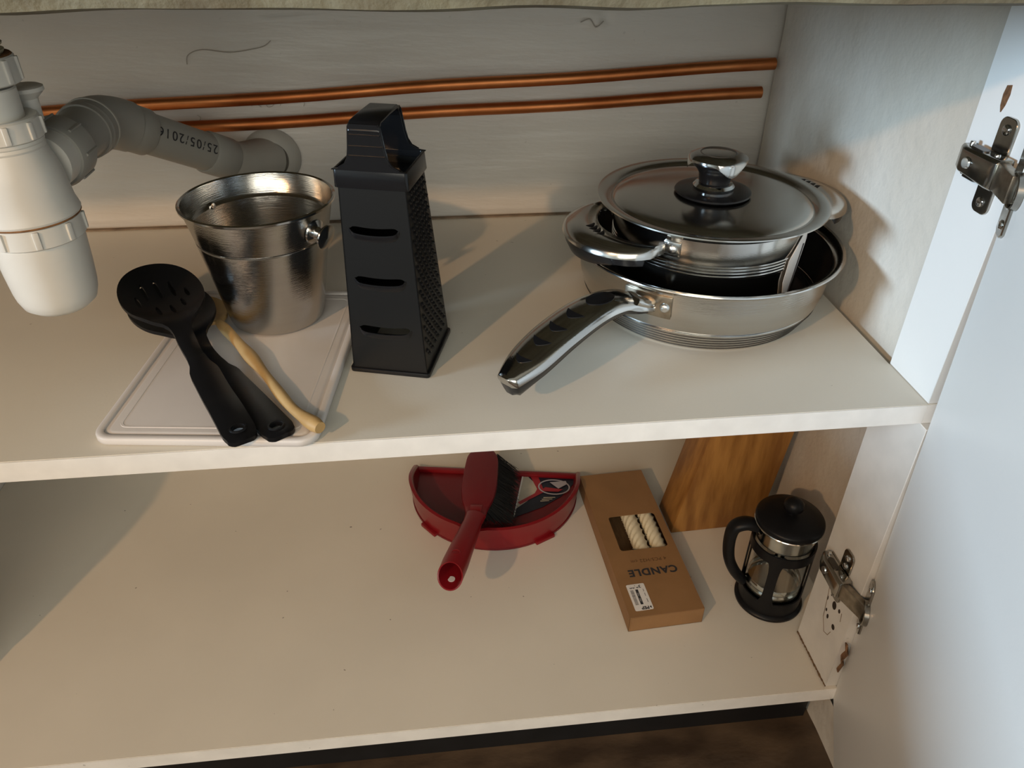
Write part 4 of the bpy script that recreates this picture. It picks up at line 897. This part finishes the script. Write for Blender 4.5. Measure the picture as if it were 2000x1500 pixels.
SP = Matrix.Translation((-0.0243, -0.0932, bh + 0.0001)) @ Matrix.Rotation(radians(1), 4, 'Z') @ Matrix.Scale(0.86, 4)
st = MB().prism(rrect(-0.0125, 0.0125, -0.0220, 0.0220, 0.002, 4), 0, 0.0002, SP).build('price_sticker', 'paper', k)
TT = lambda x, y, r_=pi: SP @ Matrix.Translation((x, y, 0.0003)) @ Matrix.Rotation(r_, 4, 'Z')
text_mesh('39.99', 0.0066, 'price_print', 'ink', st, TT(-0.001, 0.0175), 0.00003, None, 1.1, 1.0, 0.0002)
text_mesh('PEP', 0.0066, 'shop_print', 'ink', st, TT(0.0020, -0.0182), 0.00003, None, 1.05, 1.0, 0.0003)
MB().prism([(-0.0015, 0), (0.0012, 0.0022), (0.0012, -0.0022)], 0, 0.0001, TT(0.0092, -0.0180, 0)).build('arrow_print', 'ink', st)
MB().prism(rrect(-0.0018, 0.0018, -0.0125, 0.0125, 0.0004, 2), 0, 0.0001, TT(-0.0005, 0.0)).build('black_bar_print', 'ink', st)
for yy in (-0.005, 0.004):
    MB().prism(rrect(-0.0008, 0.0008, -0.0028, 0.0028, 0.0003, 2), 0.0001, 0.0002, TT(-0.0005, yy)).build('bar_gap_print', 'grey_print', st)
bc = MB(); y_ = -0.0120; rnd = random.Random(5)
while y_ < 0.0120:
    w_ = rnd.choice((0.0003, 0.0005, 0.0008)); bc.prism([(-0.0022, y_), (0.0022, y_), (0.0022, y_ + w_), (-0.0022, y_ + w_)], 0, 0.0001, TT(-0.0073, 0)); y_ += w_ + rnd.choice((0.0003, 0.0005))
bc.build('barcode_print', 'grey_print', st)
for yy, l_ in ((0.0100, 0.0022), (0.0030, 0.0026), (-0.0070, 0.0030)):
    MB().prism([(-0.0005, -l_), (0.0005, -l_), (0.0005, l_), (-0.0005, l_)], 0, 0.0001, TT(0.0085, yy)).build('small_print', 'grey_print', st)
# twisted candles lying inside
def candle(cx, label):
    o = MB(); rr = []; n = 24; L_ = 0.216
    for i in range(121):
        y = -L_ / 2 + L_ * i / 120; ring = []
        for j in range(n):
            a = 2 * pi * j / n; r_ = 0.0091 + 0.0015 * (1 - abs(sin(2.5 * (a + y * 125))) * 1.6)
            if i < 3 or i > 117: r_ *= 0.8
            ring.append((r_ * cos(a), y, r_ * sin(a)))
        rr.append(ring)
    c_ = o.rings(rr, True, True, True).build('twisted_candle', 'candle', None, smooth=60)
    T_ = Matrix.Translation((CBX, CBY, ZL)) @ Matrix.Rotation(radians(3.0), 4, 'Z')
    c_.location = T_ @ Vector((cx, 0, 0.0120)); c_.rotation_euler = (0, 0, radians(3.0)); tag(c_, label, 'candle', 'cream twisted candles in the box')
candle(0.0045, 'cream twisted candle in the box window, left of the two')
candle(0.0265, 'cream twisted candle in the box window, right of the two')

# ------------------------------------------------------------------ wooden block
w = MB(); sh_ = lambda x, y, z: (x + 0.20 * z, y + 0.02 * z, ZL + 0.0004 + z)
w.add([sh_(*p) for p in ((-0.100, 0.2255, 0), (0.0180, 0.2300, 0), (0.0180, 0.2790, 0), (-0.102, 0.2760, 0), (-0.1005, 0.2255, 0.200), (0.0035, 0.2300, 0.200), (0.0035, 0.2790, 0.200), (-0.1025, 0.2760, 0.200))],
      [(0, 3, 2, 1), (4, 5, 6, 7), (0, 1, 5, 4), (1, 2, 6, 5), (2, 3, 7, 6), (3, 0, 4, 7)])
tag(w.build('wooden_block', 'block_wood', bevel=0.0012), 'orange-brown wooden block leaning behind the candle box and coffee press', 'wood block')

# small tap body with a perforated disc behind the press
tp_ = thing('pipe_fitting', 'small dull metal fitting with a perforated cap behind the coffee press', 'fitting', (0.0335, 0.1930, ZL))
cen = Vector((0, 0, 0.062)); TP = Matrix.Translation(cen) @ Matrix.Rotation(radians(52), 4, 'X')
MB().lathe([(0.0001, 0.006), (0.0115, 0.006), (0.0130, 0.004), (0.0130, -0.012), (0.0090, -0.014), (0.0001, -0.014)], seg=32, T=TP).build('perforated_cap', 'brass', tp_)
for k_ in range(3):
    a = 2 * pi * k_ / 3 + 0.4
    MB().lathe([(0.0001, 0.0065), (0.0022, 0.0065), (0.0022, 0.004)], seg=12, T=TP @ Matrix.Translation((0.0055 * cos(a), 0.0055 * sin(a), 0))).build('cap_hole', 'hole', tp_)
MB().tube(cr([(0, 0.004, 0.058), (0.0, 0.016, 0.045), (0.0, 0.018, 0.0)], 6), 0.0085, 20).build('fitting_stem', 'brass', tp_)

# ------------------------------------------------------------------ coffee press
c = thing('coffee_press', 'black and glass coffee press standing in the right corner', 'coffee press', (-0.0150, 0.1125, ZL + 0.0004))
c.rotation_euler = (0, 0, 0)
MB().lathe([(0.0001, 0.0), (0.0372, 0.0), (0.0384, 0.0010), (0.0386, 0.0040), (0.0372, 0.0058), (0.0350, 0.0068), (0.0348, 0.0250), (0.0335, 0.0255), (0.0330, 0.0100), (0.0001, 0.0080)], seg=64).build('base_cup', 'nylon', c, smooth=40)
band = MB().lathe([(0.0334, 0.0860), (0.0352, 0.0862), (0.0352, 0.0985), (0.0334, 0.0987), (0.0334, 0.0860)], seg=64).build('upper_band', 'nylon', c, smooth=30)
for k_ in range(4):
    a = radians(-124 + 90 * k_); ring = []
    for i in range(9):
        z_ = 0.022 + 0.0690 * i / 8; flare = 0.155 + 0.12 * (abs(i - 4) / 4) ** 4
        ring.append([((0.0336 + q_) * cos(a + f_), (0.0336 + q_) * sin(a + f_), z_) for q_, f_ in ((0, -flare), (0.0014, -flare), (0.0015, -flare / 3), (0.0015, flare / 3), (0.0014, flare), (0, flare))])
    MB().rings(ring, True, True, True).build('frame_strut', 'nylon', c, smooth=40)
MB().lathe([(0.0300, 0.0120), (0.0322, 0.0130), (0.0325, 0.1230), (0.0332, 0.1250), (0.0318, 0.1250), (0.0311, 0.1230), (0.0308, 0.0150), (0.0290, 0.0138)], seg=64).build('glass_beaker', 'glass', c)
MB().lathe([(0.0309, 0.1010), (0.0309, 0.1220)], seg=64).build('steel_sleeve', 'steel', c)
pl_ = MB().lathe([(0.0001, 0.0330), (0.0280, 0.0330), (0.0302, 0.0310), (0.0302, 0.0280), (0.0280, 0.0270), (0.0001, 0.0270)], seg=48).build('plunger_disc', 'steel', c)
MB().lathe([(0.0018, 0.033), (0.0018, 0.130)], seg=12).build('plunger_rod', 'steel', pl_)
MB().lathe([(0.0296, 0.034), (0.0304, 0.036), (0.0304, 0.040), (0.0296, 0.042)], seg=40).build('plunger_spring', 'chrome', pl_)
MB().lathe([(0.0340, 0.1235), (0.0362, 0.1240), (0.0368, 0.1265), (0.0366, 0.1290), (0.0350, 0.1312), (0.0250, 0.1338), (0.0120, 0.1356), (0.0070, 0.1366), (0.0001, 0.1366)], seg=64).build('lid', 'nylon', c, smooth=40)
MB().lathe([(0.0330, 0.1225), (0.0366, 0.1226), (0.0370, 0.1236), (0.0364, 0.1244), (0.0330, 0.1246)], seg=64).build('lid_ring', 'steel', c)
MB().lathe([(0.0055, 0.1350), (0.0055, 0.1390), (0.0085, 0.1410), (0.0108, 0.1450), (0.0106, 0.1495), (0.0080, 0.1535), (0.0040, 0.1555), (0.0001, 0.1560)], seg=40).build('lid_knob', 'nylon', c)
ah = radians(172); hd_ = Vector((cos(ah), sin(ah), 0))
hp_ = [hd_ * 0.0340 + Vector((0, 0, 0.1160)), hd_ * 0.0470 + Vector((0, 0, 0.1190)), hd_ * 0.0580 + Vector((0, 0, 0.1120)), hd_ * 0.0600 + Vector((0, 0, 0.0920)), hd_ * 0.0560 + Vector((0, 0, 0.0650)), hd_ * 0.0460 + Vector((0, 0, 0.0430)), hd_ * 0.0345 + Vector((0, 0, 0.0290))]
cp_ = cr(hp_, 7); sd3 = Vector((0, 0, 1)).cross(hd_); rr = []
for i, p in enumerate(cp_):
    tt = (cp_[min(i + 1, len(cp_) - 1)] - cp_[max(i - 1, 0)]).normalized(); nn_ = tt.cross(sd3); s_ = i / (len(cp_) - 1)
    w_ = 0.0100 - 0.0025 * s_; t_ = 0.0068 - 0.0015 * abs(s_ - 0.4)
    rr.append([p + sd3 * w_ * cos(2 * pi * q / 14) + nn_ * t_ * sin(2 * pi * q / 14) for q in range(14)])
MB().rings(rr, True, True, True).build('handle', 'nylon', c, smooth=60)
MB().lathe([(0.0322, 0.1090), (0.0350, 0.1095), (0.0350, 0.1190), (0.0322, 0.1195)], seg=10, a0=ah - 0.24, a1=ah + 0.24).build('handle_clasp', 'nylon', c)
